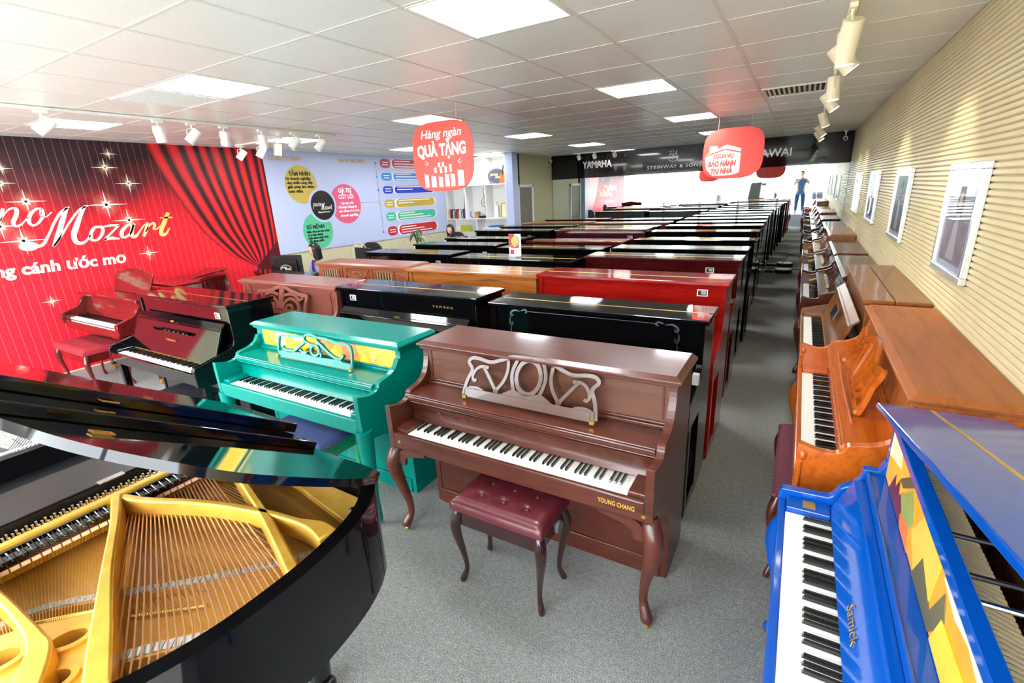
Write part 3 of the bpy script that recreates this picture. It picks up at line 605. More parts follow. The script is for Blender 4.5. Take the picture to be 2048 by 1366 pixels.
for lb, yy, H, m in sp:
    q = upright(lb, (.43, yy, 0), Q, m, 1.48, H, .29, .33, .70, 'console', keymode='joined', fall='curved', lidtype='ogee', legs='cabriole', group=RR, sz=.83)
    desk(q, 'plain', m, 0, -.1, .845, .72, .13, .45)
    obj('lid_prop', MB().prism([(-.19, .77), (-.26, .745), (-.25, .73), (-.18, .75)], -.655, -.64), GOLD, q)
# ------------------------------------------------------------------ blue piano, lid raised from its far end
bl = upright('bright blue piano with raised lid, open action and a painted geometric front panel', (.36, 1.19, 0), Q, BLUE, 1.5, 1.125, .355, .302, .71, 'flat_arm', keymode='full', fall='sloped', lidtype=None, legs='cabriole', group=RR, sz=.895)
fp = [c for c in bl.children if c.name.startswith('front_panel')][0]
def sp_(L): return [(-.69+s*1.0, .90+t*.17) for s, t in L]
art_panel(fp, [('f0b02c', sp_([(0, 0), (.3, 0), (.3, 1), (0, 1)])), ('f59a12', sp_([(.3, 0), (1.38, 0), (1.38, 1), (.3, 1)]))], -.0005)
art_panel(fp, [('f3e6b8', sp_([(.0, .5), (.18, .75), (.16, 1), (0, 1)])), ('6a2130', sp_([(.08, 0), (.3, 0), (.26, .55), (.22, .35), (.2, .6), (.16, .3), (.14, .5)])), ('8f9a48', sp_([(.24, .45), (.36, .95), (.42, .6), (.36, 0)])), ('5a5433', sp_([(.2, .62), (.3, 1), (.36, 1), (.25, .6)])),
               ('f2b93a', sp_([(.42, .45), (.5, 1), (.68, 1), (.66, .3), (.5, .1)])), ('e8741c', sp_([(.3, .0), (.42, 0), (.38, .35), (.28, .2)])), ('625a36', sp_([(.5, 0), (.56, .55), (.68, .25), (.74, .85), (.78, .5), (.7, 0)])), ('f7c02a', sp_([(.72, 0), (.76, .55), (1.0, .6), (1.06, .0)])),
               ('f8eeda', sp_([(.72, .97), (.82, .88), (.9, .97), (1.0, .86), (1.1, .96), (1.2, .84), (1.38, .96), (1.38, 1), (.72, 1)])), ('8a1f2e', sp_([(1.12, .3), (1.38, .1), (1.38, .9), (1.18, .8)])), ('9aa35a', sp_([(1.0, 0), (1.18, .0), (1.16, .5), (1.06, .4)]))], -.0017)
obj('top_rail', MB().box(-.69, .69, -.004, .03, 1.07, 1.098), BLUE, bl, bevel=.003)
ta = math.tan(math.radians(12.5))
lift = lambda x, y, z: (x-.03*ta*0, y, z+(x+.75)*ta)
L = obj('lid', MB().box(-.755, .755, -.055, .088, 1.122, 1.142).xf(lift), BLUE, bl, bevel=.004); obj('lid_back', MB().box(-.755, .755, .092, .28, 1.122, 1.142).xf(lift), BLUE, bl, bevel=.004)
obj('lid_hinge', MB().box(-.74, .74, .085, .095, 1.139, 1.1435).xf(lift), GOLD, L)
HAM = mesh_of('hammer', MB().prism([(0, 0), (.05, .004), (.058, .016), (.05, .028), (0, .022), (-.02, .012)], -.0042, .0042)); HAM.materials.append(pm('hammer_felt', '#d8c9a2', .9))
for i in range(84):
    h = bpy.data.objects.new('hammer', HAM); COL.objects.link(h); h.parent = bl; h.location = (-.66+i*.0158, .055, 1.02); h.rotation_euler = (-.5, 0, 0)
obj('hammer_rail', MB().box(-.68, .68, .03, .05, .98, 1.02), wood('action_wood', '#8a5a30', '#a87442', .5, 0), bl)
obj('hammer_shanks', (lambda g: [g.box(-.661+i*.0158, -.657+i*.0158, .07, .1, .93, 1.02) for i in range(84)] and g)(MB()), wood('action_wood', '', '', .5), bl)['kind'] = 'stuff'
obj('iron_plate', MB().box(-.69, .69, .2, .215, .5, 1.07), pm('plate_gold', '#c08a2e', .35, metal=.7, var=.08), bl)
obj('strings', (lambda g: [g.box(-.67+i*.0134, -.668+i*.0134, .19, .192, .5, 1.04) for i in range(100)] and g)(MB()), pm('copper_string', '#a8693a', .3, metal=1), bl)['kind'] = 'stuff'
obj('pin_block', MB().box(-.69, .69, .215, .3, .95, 1.08), wood('action_wood', '', '', .5), bl)
for x in (-.12, .02, .1, .36, .48): obj('action_bracket', MB().tube([(x, .02, 1.085), (x, .24, 1.085)], .006, 8), BLK if x != .1 else CHROME, bl)
obj('name_plate', MB().cbox((-.655, -.21, .733), (.045, .04, .003)), GOLD, bl)
obj('maker_name', fit_txt('Samick', .14, .03, lambda u, v, d: (-.14+u, -.1275+v*.406-d, .768+v), depth=.001, shear=.3), GOLD, bl)

# ------------------------------------------------------------------ benches
LEATHER = pm('oxblood_leather', '#5c1f28', .32, coat=.2, var=.1, scale=60, bump=.05); MAHL = pm('dark_mahogany', '#2c0f10', .15, coat=.8)
bench('dark mahogany piano bench with buttoned oxblood leather seat in front of the brown console', (-1.06, 1.66, 0), 0, MAHL, LEATHER, .50, .30, .475, tuft=True, knobs=True)
bench('green lacquered piano bench with blue cloth seat under the teal keyboard', (-2.63, 1.72, 0), 0, GREEN, pm('blue_velvet', '#3f4d82', .85, var=.15, scale=40), .62, .34, .48, legs='square', seath=.03)
bench('black piano bench tucked under the black upright keyboard', (-4.05, 1.70, 0), 0, BLK, pm('black_seat', '#23272c', .4, var=.1), .55, .3, .48, legs='square')
bench('mahogany bench with dimpled red velvet seat in front of the red grand', (-6.75, 1.97, 0), 0, MAHO, pm('red_velvet', '#8e1222', .8, var=.15, scale=30), .8, .40, .48, tuft=True)
WV = NT('woven_seat'); v = WV.coords(); ck = WV.n('ShaderNodeTexChecker'); ck.inputs['Scale'].default_value = 90; WV.l(v, ck.inputs['Vector']); ck.inputs['Color1'].default_value = lin('#4a1626'); ck.inputs['Color2'].default_value = lin('#7b3c4c')
WV.l(ck.outputs[0], WV.b.inputs['Base Color']); WV.b.inputs['Roughness'].default_value = .8
bench('brown cabriole bench with woven dark red seat under the orange console', (.19, 2.63, 0), Q, SPIN, WV.m, .78, .32, .50, seath=.035)

# ------------------------------------------------------------------ foreground grand piano
GO = (-1.8, .3, 0)
G = thing('grand_piano', 'black grand piano in the foreground with raised lid, golden iron plate and copper strings', 'piano', GO, 0, 'grand pianos')
def gw(mb): return mb.xf(lambda x, y, z: (x-GO[0], y-GO[1], z))
OUT = [(-2.6, .97), (-1.9, .97), (-1.32, .97), (-1.2, .962), (-1.115, .925), (-1.05, .84), (-1.008, .73), (-.985, .59), (-.982, .45), (-.992, .33), (-1.028, .2), (-1.09, .08), (-1.2, -.05), (-1.38, -.18), (-1.6, -.28), (-1.85, -.36), (-2.1, -.42), (-2.6, -.45)]
OC = crv(OUT[2:], 5); OC = [OUT[0]]+OC
def inset(poly, d):
    n = len(poly); o = []
    for i in range(n):
        a, b, c = poly[i-1], poly[i], poly[(i+1) % n]
        d1 = Vector((b[0]-a[0], b[1]-a[1])).normalized(); d2 = Vector((c[0]-b[0], c[1]-b[1])).normalized()
        t = (d1+d2); t = t.normalized() if t.length > 1e-6 else d1
        s = 1/max(.5, t.dot(d1)); o.append((b[0]+t.y*d*s, b[1]-t.x*d*s))
    return o
IC = inset(OC, .045)
PGOLD = NT('iron_plate_gold'); PGOLD.l(PGOLD.ramp(PGOLD.noise(PGOLD.coords(), 14), [(.3, '#cf9a35'), (.7, '#e6b54c')]), PGOLD.b.inputs['Base Color']); PGOLD.b.inputs['Metallic'].default_value = .35; PGOLD.b.inputs['Roughness'].default_value = .33
PG = PGOLD.m; SBD = wood('soundboard_spruce', '#bd8636', '#cf9a48', .35, .4, axis=0, scale=4, stretch=16)
idm = lambda z0: (lambda u, v, d: (u, v, z0+d))
obj('rim', gw(filled([OC, IC], .31, idm(.69))), BLACKG, G, smooth=35, bevel=.006)
obj('soundboard', gw(MB().prism([(max(x, -1.9), y) for x, y in IC], .86, .885, 'z')), SBD, G)
obj('bottom_board', gw(MB().prism(inset(OC, .02), .70, .72, 'z')), BLK, G)
# iron plate: struts stand on the plate web
def strut(pts, w, z0, z1, nm='plate_strut'):
    g = MB(); ribbon(g, pts, w, z1-z0, idm(z0), 5); return obj(nm, gw(g), PG, G, smooth=30, bevel=.006)
strut([(-1.86, .485), (-1.7, .42), (-1.5, .328), (-1.36, .268), (-1.25, .222), (-1.1, .16)], [.03, .026, .028, .036, .045, .05], .905, 1.0)
strut([(-1.87, .49), (-1.75, .525), (-1.55, .61), (-1.335, .668), (-1.2, .69), (-1.12, .70), (-1.06, .69)], [.03, .026, .024, .024, .024, .05, .06], .93, .995)
strut([(-1.87, .83), (-1.72, .79), (-1.585, .747), (-1.335, .668), (-1.15, .60), (-1.03, .555)], [.026, .024, .024, .028, .03, .034], .92, .995)
strut([(-1.86, .13), (-1.612, .147), (-1.46, .149), (-1.383, .146), (-1.313, .13), (-1.15, .04)], [.02, .022, .026, .034, .05, .06], .92, .995)
strut([(-1.87, -.35), (-1.872, .2), (-1.868, .5), (-1.868, .94)], .035, .93, 1.0, 'capo_bar')
E2 = lambda cx, cy, rx, ry, a, n=20: [(cx+rx*math.cos(t)*math.cos(a)-ry*math.sin(t)*math.sin(a), cy+rx*math.cos(t)*math.sin(a)+ry*math.sin(t)*math.cos(a)) for t in [2*PI*i/n for i in range(n)]]
web = [(-1.51, .150), (-1.47, .205), (-1.42, .255), (-1.33, .25), (-1.25, .22), (-1.08, .15), (-1.09, .1), (-1.2, -.02), (-1.38, -.15), (-1.6, -.25), (-1.75, -.29), (-1.62, -.05), (-1.55, .08)]
holes = [(-1.36, .190, .03, .043, -.55), (-1.262, .125, .032, .045, -.55), (-1.436, .085, .035, .05, -.5), (-1.36, -.02, .04, .05, -.4)]
PW = obj('plate_web', gw(filled([web]+[E2(*h) for h in holes], .03, idm(.915), .003)), PG, G, smooth=30)
for h in holes: obj('web_ring', gw(ribbon(MB(), E2(*h, n=16), .014, .046, idm(.911), 2, True)), PG, PW, smooth=40)
obj('plate_front', gw(MB().box(-2.02, -1.85, -.38, .925, .90, .935)), PG, G)
obj('plate_bass_flange', gw(filled([[(-1.9, .9), (-1.45, .86), (-1.2, .815), (-1.12, .80), (-1.085, .77), (-1.07, .72), (-1.055, .70), (-1.07, .78), (-1.12, .85), (-1.19, .905), (-1.9, .92)], E2(-1.098, .79, .012, .01, .9)], .02, idm(.915), .002)), PG, G)
obj('flange_screw', gw(MB().lathe([(.012, 0), (.013, .006), (.008, .009)], (-1.15, .85, .935), 12)), CHROME, G)
# pins, agraffes, dampers
pins = MB()
for i in range(110):
    for q in range(2): pins.box(-2.0+q*.03+(i % 2)*.012-.003, -2.0+q*.03+(i % 2)*.012+.003, -.36+i*.0116-.003, -.36+i*.0116+.003, .935, .965)
obj('tuning_pins', gw(pins), CHROME, G)['kind'] = 'stuff'
DB = mesh_of('damper', MB().box(-.026, .026, -.0105, .0105, .012, .034).box(-.026, -.02, -.0105, .0105, .034, .04)); DB.materials.append(BLACKG)
DFm = mesh_of('damper_felt', MB().box(-.028, .03, -.0095, .0095, .0, .012)); DFm.materials.append(pm('cream_felt', '#e0d2a8', .95)); DRm = mesh_of('damper_red', MB().box(.026, .0285, -.0095, .0095, .010, .0135)); DRm.materials.append(pm('red_felt2', '#c0392e', .95))
DWm = mesh_of('damper_wire', MB().tube([(-.03, 0, .03), (-.005, 0, .042), (.03, .002, .03)], .0022, 6)); DWm.materials.append(CHROME)
for i in range(44):
    yy = -.02+i*.0228
    if .455 < yy < .51: continue
    o = bpy.data.objects.new('damper', DB); COL.objects.link(o); o.parent = G; o.location = (-1.812-GO[0], yy-GO[1], .955)
    for nm, me in (('damper_felt', DFm), ('damper_red', DRm), ('damper_wire', DWm)):
        f = bpy.data.objects.new(nm, me); COL.objects.link(f); f.parent = o
# strings
COP = pm('bass_copper', '#e8b58e', .35, metal=.75, var=.03); STL = pm('string_steel', '#c9b48c', .3, metal=1)
for i in range(27):
    f = i/26; a = (-1.845, .50+f*.255, .945); m1 = (-1.245+f*.235, .185+f*.36, .945); e = (-1.10+f*.105, .11+f*.41, .938)
    obj('bass_string', gw(MB().tube([a, m1, e], .0023, 6)), COP, G)
tre = MB()
for i in range(70):
    f = i/69; y0 = -.15+f*.63
    a = (-1.845, y0, .935); b = (-1.66+f*.19, -.06+f*.37, .925); c = (-1.56+f*.165, -.08+f*.36, .92); tre.tube([a, b, c], .0009, 4)
for i in range(34):
    f = i/33; a = (-1.84, .50+f*.25, .925); b = (-1.475+f*.40, .33+f*.43, .915); c = (-1.36+f*.30, .315+f*.42, .91); tre.tube([a, b, c], .0009, 4)
obj('treble_strings', gw(tre), STL, G)['kind'] = 'stuff'
GBR = pm('bridge_grey', '#b9bcbc', .5, var=.1); 
def bridge(pts, w, z0, z1, nm):
    b = obj(nm, gw(ribbon(MB(), pts, w, z1-z0, idm(z0), 5)), SBD, G)
    P = crv([p+(0,) for p in pts], 5)
    for i in range(0, len(P)-1):
        p, q = P[i], P[i+1]; c = ((p[0]+q[0])/2, (p[1]+q[1])/2); L = math.hypot(q[0]-p[0], q[1]-p[1]); an = math.atan2(q[1]-p[1], q[0]-p[0])
        mm = MB().box(-L*.44, L*.44, -w*.32, w*.32, 0, .004); obj('bridge_cap', gw(mm.xf(lambda x, y, z: (c[0]+x*math.cos(an)-y*math.sin(an), c[1]+x*math.sin(an)+y*math.cos(an), z1+z))), GBR, b)
    return b
bridge([(-1.62, -.06), (-1.62, .1), (-1.607, .172), (-1.565, .233), (-1.497, .295)], .035, .885, .918, 'treble_bridge')
bridge([(-1.479, .325), (-1.402, .392), (-1.326, .461), (-1.24, .55), (-1.169, .622), (-1.10, .745)], .035, .885, .908, 'tenor_bridge')
bridge([(-1.255, .19), (-1.177, .281), (-1.105, .354), (-1.05, .44), (-1.015, .54)], .04, .885, .932, 'bass_bridge')
ht = MB()
for i in range(30):
    f = i/29; ht.lathe([(.004, 0), (.006, .004), (.002, .008)], (-1.50+f*.09, .17+f*.09, .945), 8); ht.lathe([(.004, 0), (.006, .004), (.002, .008)], (-1.37+f*.14, .31+f*.11, .90), 8)
obj('hitch_pins', gw(ht), GOLD, G)['kind'] = 'stuff'
obj('felt_strip', gw(ribbon(MB(), [(-1.2, .12), (-1.13, .19), (-1.07, .3), (-1.02, .42)], .03, .006, idm(.89))), pm('tan_felt', '#a0603c', .95), G)
# case front: music desk rails, fallboard, keyboard, legs
obj('music_rack_base', gw(MB().box(-2.32, -2.06, -.38, .9, .93, .965).box(-2.12, -2.06, -.38, .9, .965, .972)), BLK, G, bevel=.004)
obj('rack_hinge', gw(MB().box(-2.075, -2.045, .50, .58, .971, .975)), CHROME, G)
obj('fallboard', gw(MB().box(-2.38, -2.36, -.38, .9, .76, .93)), BLACKG, G); kb = obj('key_bed', gw(MB().box(-2.78, -2.3, -.42, .94, .62, .70)), BLACKG, G); obj('key_cover', gw(MB().prism([(-2.78, .70), (-2.78, .85), (-2.74, .88), (-2.4, .935), (-2.32, .935), (-2.32, .70)], -.40, .92, 'y')), BLK, G, bevel=.012, seg=3)
for yy in (-.43, .93): obj('arm', gw(MB().box(-2.78, -2.4, yy-.03, yy+.03, .62, .88)), BLACKG, G, bevel=.02)
for x, yy in ((-2.35, -.3), (-2.35, .8), (-1.45, .80)):
    lg = obj('leg', gw(MB().lathe([(.035, .07), (.045, .2), (.06, .45), (.07, .66), (.08, .7)], (x, yy, 0), 16)), BLACKG, G, smooth=40)
    obj('caster', gw(MB().box(x-.05, x+.05, yy-.03, yy+.03, .012, .075).lathe([(.02, -.02), (.03, -.014), (.03, .014), (.02, .02)], (x, yy, .03), 12, 'y')), BLK, lg, bevel=.01)
obj('pedal_lyre', gw(MB().box(-2.2, -2.14, .18, .34, .12, .7).box(-2.24, -2.1, .14, .38, .08, .13)), BLACKG, G)
# lid, hinged on the far side, open 33 degrees, front flap folded back on top of it
th = math.radians(33); YS, ZS = .97, 1.02
def lid_map(x, d, r): return (x, YS-d*math.cos(th)+r*math.sin(th), ZS+d*math.sin(th)+r*math.cos(th))
LO = [(-1.9, 0.0), (-1.3, .0), (-1.2, .0), (-1.12, .025), (-1.06, .08), (-1.0, .2), (-.972, .35), (-.972, .52), (-.99, .62), (-1.055, .715), (-1.126, .788), (-1.23, .845), (-1.379, .89), (-1.55, .96), (-1.75, 1.1), (-1.9, 1.3), (-2.05, 1.42), (-2.05, .0)]
LC = crv(LO[1:17], 4)+[(-2.05, 1.42), (-2.05, 0)]
lidm = filled([[(p[0], p[1]) for p in LC]], .022, lambda u, v, d: lid_map(u, v, d-.022))
obj('lid', gw(lidm), BLACKG, G, smooth=30, bevel=.005)
fl = obj('lid_flap', gw(MB().box(-1.95, -1.42, .04, 1.36, .0005, .03).xf(lid_map)), BLACKG, G, bevel=.003)
obj('flap_board', gw(MB().box(-2.02, -1.6, .0, 1.38, .0305, .066).xf(lid_map)), BLACKG, fl, bevel=.003)
for x, d, r in ((-1.592, .63, .042), (-1.30, .74, .002)):
    g = MB(); ribbon(g, [(x-.012, d-.02), (x+.012, d-.02), (x+.012, d+.02), (x-.012, d+.02)], .006, .004, lambda u, v, q: lid_map(u, v, q+r), 1, True); obj('lock_plate', gw(g), GOLD, G)
obj('lid_prop', gw(MB().tube([(-1.75, -.2, .97), lid_map(-1.85, 1.1, -.03)], .008, 8)), BLACKG, G)
for x in (-1.4, -1.85): obj('lid_hinge', gw(MB().cbox((x, .978, .995), (.08, .01, .04))), BLACKG, G)

# ------------------------------------------------------------------ red grand by the mural
RO = (-6.66, 2.4, 0)
G2 = thing('grand_piano', 'mahogany red grand piano with upright music desk standing before the red mural', 'piano', RO, 0, 'grand pianos')
R2 = [(-.74, -.38), (-.74, 1.3), (-.6, 1.42), (-.4, 1.42), (-.22, 1.3), (-.1, 1.05), (.1, .75), (.4, .45), (.65, .25), (.74, .05), (.74, -.38)]
C2 = [R2[0]]+crv(R2[1:10], 4)+[R2[10]]
obj('case', MB().prism([(x, max(y, -.1)) for x, y in C2], .70, .99, 'z'), MAHO, G2, bevel=.005)
obj('lid', MB().prism([(x, y) for x, y in C2 if y > .2]+[(.68, .22), (-.74, .22)][:0], 1.0, 1.022, 'z').xf(lambda x, y, z: (x, y, z+.03+(.74-x)*0)), MAHO, G2, bevel=.004)
obj('lid_flap', MB().box(-.73, .73, .2, .5, 1.054, 1.078), MAHO, G2, bevel=.004)
obj('front_rail', MB().box(-.74, .74, -.2, .1, .96, .995), MAHO, G2, bevel=.01)
for s in (-1, 1): obj('arm', MB().prism(crv([(-.42, .66), (-.42, .77), (-.36, .8), (-.25, .84), (-.18, .93), (-.1, .97), (.0, .97)], 3)+[(.0, .66)], s*.69, s*.75), MAHO, G2, bevel=.005)
kb = obj('key_bed', MB().box(-.69, .69, -.41, 0, .62, .71), MAHO, G2); obj('fallboard', MB().prism([(-.2, .74), (-.17, .735), (-.11, .93), (-.13, .935)], -.68, .68), MAHO, G2)
front_txt(G2, 'YAMAHA', -.1, .2, .02, .86, -.163, GOLD, 'maker_name', space=1.3)
keys(kb, -.37, .735, False)
for s in (-1, 1): a, b_ = sorted((s*.614, s*.69)); obj('cheek_block', MB().box(a, b_, -.4, -.2, .70, .76), MAHO, G2, bevel=.004)
mo = crv([(-.42, 0), (-.46, .16), (-.44, .22), (-.28, .235), (-.1, .27), (.1, .27), (.28, .235), (.44, .22), (.46, .16), (.42, 0)], 3)
obj('music_desk', MB().prism(mo, -.008, .008, 'y').xf(lambda x, y, z: (x+.12, .02+y+z*.35, .997+z)), MAHO, G2, bevel=.003)
for x, y in ((-.6, -.1), (.6, -.1), (-.4, 1.1)):
    lg = obj('leg', MB().lathe([(.03, .06), (.035, .15), (.05, .4), (.06, .65), (.08, .7)], (x, y, 0), 14), MAHO, G2, smooth=40); obj('caster', MB().box(x-.03, x+.03, y-.02, y+.02, 0.005, .065), GOLD, lg)
obj('pedal_lyre', MB().box(-.09, .09, .05, .12, .1, .7), MAHO, G2)
G3 = thing('grand_piano', 'dark closed grand piano between the red grand and the rose-brown upright', 'piano', (-6.05, 4.05, 0), PI, 'grand pianos')
obj('case', MB().prism([(x*.9, y*.3) for x, y in C2], .70, .96, 'z'), BLACKG, G3, bevel=.005); obj('lid', MB().prism([(x*.92, y*.32) for x, y in C2], .965, .99, 'z'), BLACKG, G3, bevel=.004)
for x, y in ((-.5, .0), (.5, 0), (-.4, .3)): obj('leg', MB().lathe([(.03, 0), (.035, .15), (.05, .4), (.06, .7)], (x, y, 0), 14), BLACKG, G3, smooth=40)
# ------------------------------------------------------------------ red stage mural on the left wall
def wl(off): return lambda u, v, d: (XL+off+d, u, v)
def wt(off, y0, z0): return lambda u, v, d: (XL+off+d, y0+u, z0+v)
MU = NT('mural_print'); sx = MU.n('ShaderNodeSeparateXYZ'); MU.l(MU.coords(), sx.inputs[0])
nz = MU.noise(MU.coords(), 1.3, 2); ad = MU.n('ShaderNodeMath', operation='MULTIPLY_ADD'); MU.l(nz, ad.inputs[0]); ad.inputs[1].default_value = .9; MU.l(sx.outputs[2], ad.inputs[2])
dv = MU.n('ShaderNodeMath', operation='DIVIDE'); MU.l(ad.outputs[0], dv.inputs[0]); dv.inputs[1].default_value = 3.4
base = MU.ramp(dv.outputs[0], [(0, '#e81c30'), (.55, '#ea2031'), (.7, '#c01626'), (.79, '#5a1a22'), (.87, '#2b1519'), (1, '#3a2a38')])
sn = MU.n('ShaderNodeMath', operation='MULTIPLY'); MU.l(sx.outputs[1], sn.inputs[0]); sn.inputs[1].default_value = 2*PI/.082
si = MU.n('ShaderNodeMath', operation='SINE'); MU.l(sn.outputs[0], si.inputs[0])
gt = MU.n('ShaderNodeMapRange'); MU.l(si.outputs[0], gt.inputs[0]); gt.inputs[1].default_value = .965; gt.inputs[2].default_value = 1.0; gt.inputs[3].default_value = 0; gt.inputs[4].default_value = .34
mxc = MU.n('ShaderNodeMix', data_type='RGBA'); MU.l(gt.outputs[0], mxc.inputs[0]); MU.l(base, mxc.inputs[6]); mxc.inputs[7].default_value = lin('#ff9b8a'); MU.l(mxc.outputs[2], MU.b.inputs['Base Color']); MU.b.inputs['Roughness'].default_value = .5; MU.b.inputs['Specular IOR Level'].default_value = .3
mural = tag(obj('wall_mural', MB().box(XL, XL+.004, .07, 5.105, .02, ZC), MU.m), 'red stage mural with sparkling stars, white script lettering and a drawn red curtain', 'mural')
def curt(t, a):
    Lf = [(3.451, 2.748), (3.537, 2.441), (3.633, 2.199), (3.79, 1.83), (3.95, 1.524), (4.141, 1.29), (4.327, 1.107), (4.66, .91)]
    Rt = [(5.1, 2.748), (5.1, 2.4), (5.1, 2.1), (5.1, 1.8), (5.095, 1.5), (5.07, 1.25), (5.0, 1.08), (4.76, .9)]
    return tuple(l*(1-a)+r*a for l, r in zip(Lf[t], Rt[t]))
tops = [0, .14, .285, .4, .5, .625, .73, .83, .94, 1.0]
CUR = attr_ramp('curtain_print', [(0, '#2a080b'), (.12, '#b0141f'), (.3, '#ea2230'), (.58, '#d81c28'), (.74, '#4a0a10'), (1, '#150607')], .4)
for a0, a1 in zip(tops, tops[1:]):
    nA = 7; rows_ = []
    for k in range(nA): rows_.append(crv([curt(t, a0+(a1-a0)*k/(nA-1)) for t in range(8)], 4))
    n = len(rows_[0]); vs = [(XL+.0052, p[0], p[1]) for r_ in rows_ for p in r_]
    fs = [(i*n+j, i*n+j+1, (i+1)*n+j+1, (i+1)*n+j) for i in range(nA-1) for j in range(n-1)]
    o = obj('curtain_fold', MB().add(vs, fs), CUR, mural); at = o.data.attributes.new('t', 'FLOAT', 'POINT')
    for i, q in enumerate(at.data): q.value = (i//n)/(nA-1)
obj('curtain_tail', MB().prism([(4.66, .93), (5.1, 1.3), (5.1, .02), (4.5, .02)], XL+.0045, XL+.0055, 'x'), pm('curtain_dark', '#5c0d14', .4, var=.4, scale=9), mural)
LET = {'M1':([(2.059,1.546),(2.114,1.568),(2.184,1.662),(2.285,1.819),(2.372,1.922),(2.459,1.975)],[.033,.031,.024,.024,.026,.016]),'M2':([(2.437,1.97),(2.39,1.889),(2.327,1.765),(2.261,1.629),(2.195,1.53)],[.03,.045,.05,.054,.027]),
'M3':([(2.2,1.532),(2.303,1.651),(2.427,1.809),(2.544,1.932),(2.639,1.982)],[.018,.02,.022,.022,.018]),'M4':([(2.616,1.981),(2.547,1.88),(2.468,1.741),(2.418,1.64),(2.422,1.56),(2.472,1.541),(2.528,1.569),(2.583,1.631)],[.026,.04,.056,.052,.051,.034,.024,.016]),
'o1':([(2.697,1.722),(2.643,1.713),(2.594,1.65),(2.577,1.584),(2.611,1.56),(2.662,1.582),(2.714,1.652),(2.722,1.706),(2.697,1.722)],[.028,.03,.036,.036,.026,.026,.034,.037,.028]),'z1':([(2.736,1.716),(2.809,1.727),(2.91,1.724)],[.015,.028,.024]),'z2':([(2.904,1.722),(2.812,1.644),(2.707,1.554)],[.024,.022,.024]),'z3':([(2.705,1.557),(2.793,1.569),(2.874,1.554)],[.022,.035,.017]),
'a1':([(3.052,1.722),(3.0,1.715),(2.93,1.654),(2.906,1.586),(2.945,1.568),(3.022,1.625),(3.071,1.72)],[.024,.028,.041,.043,.028,.024,.023]),'a2':([(3.082,1.731),(3.031,1.638),(3.021,1.57),(3.066,1.57),(3.117,1.623),(3.187,1.697),(3.226,1.723)],[.028,.043,.043,.031,.019,.016,.016]),
'r1':([(3.242,1.733),(3.199,1.638),(3.15,1.555)],[.035,.042,.03]),'r2':([(3.186,1.61),(3.252,1.692),(3.306,1.72),(3.316,1.69),(3.286,1.638)],[.016,.019,.031,.035,.021]),'r3':([(3.286,1.638),(3.334,1.641),(3.402,1.695)],[.016,.015,.015]),
't1':([(3.522,1.848),(3.453,1.736),(3.384,1.622),(3.377,1.562),(3.427,1.565),(3.494,1.642)],[.043,.053,.052,.056,.033,.015]),'t2':([(3.403,1.784),(3.478,1.782),(3.566,1.78)],[.014,.023,.018]),
'n1':([(1.878,1.985),(1.834,1.887),(1.806,1.83)],[.029,.027,.028]),'n2':([(1.821,1.853),(1.895,1.949),(1.954,1.985),(1.986,1.968),(1.964,1.903),(1.921,1.827),(1.939,1.788),(1.997,1.816),(2.062,1.884)],[.011,.015,.021,.036,.037,.037,.026,.015,.011]),
'o2':([(2.204,1.969),(2.154,1.965),(2.087,1.907),(2.055,1.836),(2.074,1.787),(2.127,1.806),(2.191,1.882),(2.205,1.956),(2.183,1.945),(2.173,1.89),(2.219,1.874),(2.281,1.923)],[.02,.023,.034,.037,.023,.022,.027,.024,.013,.01,.01,.011]),
'a3':([(1.72,1.97),(1.67,1.965),(1.6,1.9),(1.58,1.83),(1.62,1.79),(1.68,1.85),(1.74,1.97),(1.7,1.85),(1.72,1.79),(1.78,1.83)],[.02,.024,.036,.036,.022,.02,.02,.036,.03,.012]),'i1':([(1.52,1.97),(1.47,1.86),(1.48,1.79),(1.55,1.83)],[.034,.036,.03,.012]),'p1':([(1.3,2.0),(1.22,1.8),(1.14,1.6)],[.03,.036,.03]),'p2':([(1.27,1.88),(1.34,1.97),(1.4,1.96),(1.39,1.87),(1.33,1.79),(1.27,1.81)],[.014,.02,.034,.036,.024,.016])}
SCR = NT('script_print'); s2 = SCR.n('ShaderNodeSeparateXYZ'); SCR.l(SCR.coords(), s2.inputs[0]); mr = SCR.n('ShaderNodeMapRange'); SCR.l(s2.outputs[1], mr.inputs[0]); mr.inputs[1].default_value = 1.9; mr.inputs[2].default_value = 3.5
SCR.l(SCR.ramp(mr.outputs[0], [(0, '#f3e6bf'), (.35, '#f6f3e6'), (.75, '#f2e6b4'), (1, '#dfc45e')]), SCR.b.inputs['Base Color'])
for kx, (pts, ws) in LET.items():
    o = obj('script_stroke', ribbon(MB(), pts, ws, .002, wl(.0056)), SCR.m, mural)
obj('script_stroke', MB().prism(E(1.983, 1.557, .088, .05), XL+.0056, XL+.0078, 'x'), SCR.m, mural)
obj('slogan', fit_txt('ng cánh ước mơ', 1.26, .125, wt(.0056, 1.62, 1.25), shear=.1, bold=.006), SCR.m, mural)
STAR = pm('star_print', '#fff6e2', .4, var=.01, emit=0)
HALO = NT('star_halo'); ha = HALO.n('ShaderNodeAttribute'); ha.attribute_name = 't'; tr = HALO.n('ShaderNodeBsdfTransparent'); mh = HALO.n('ShaderNodeMixShader'); HALO.l(HALO.ramp(ha.outputs['Fac'], [(0, (0, 0, 0, 1)), (.55, (.12, .12, .12, 1)), (1, (.9, .9, .9, 1))]), mh.inputs[0]); HALO.l(tr.outputs[0], mh.inputs[1]); HALO.l(HALO.b.outputs[0], mh.inputs[2]); HALO.l(mh.outputs[0], HALO.out.inputs[0]); HALO.b.inputs['Base Color'].default_value = lin('#ffd9b8')
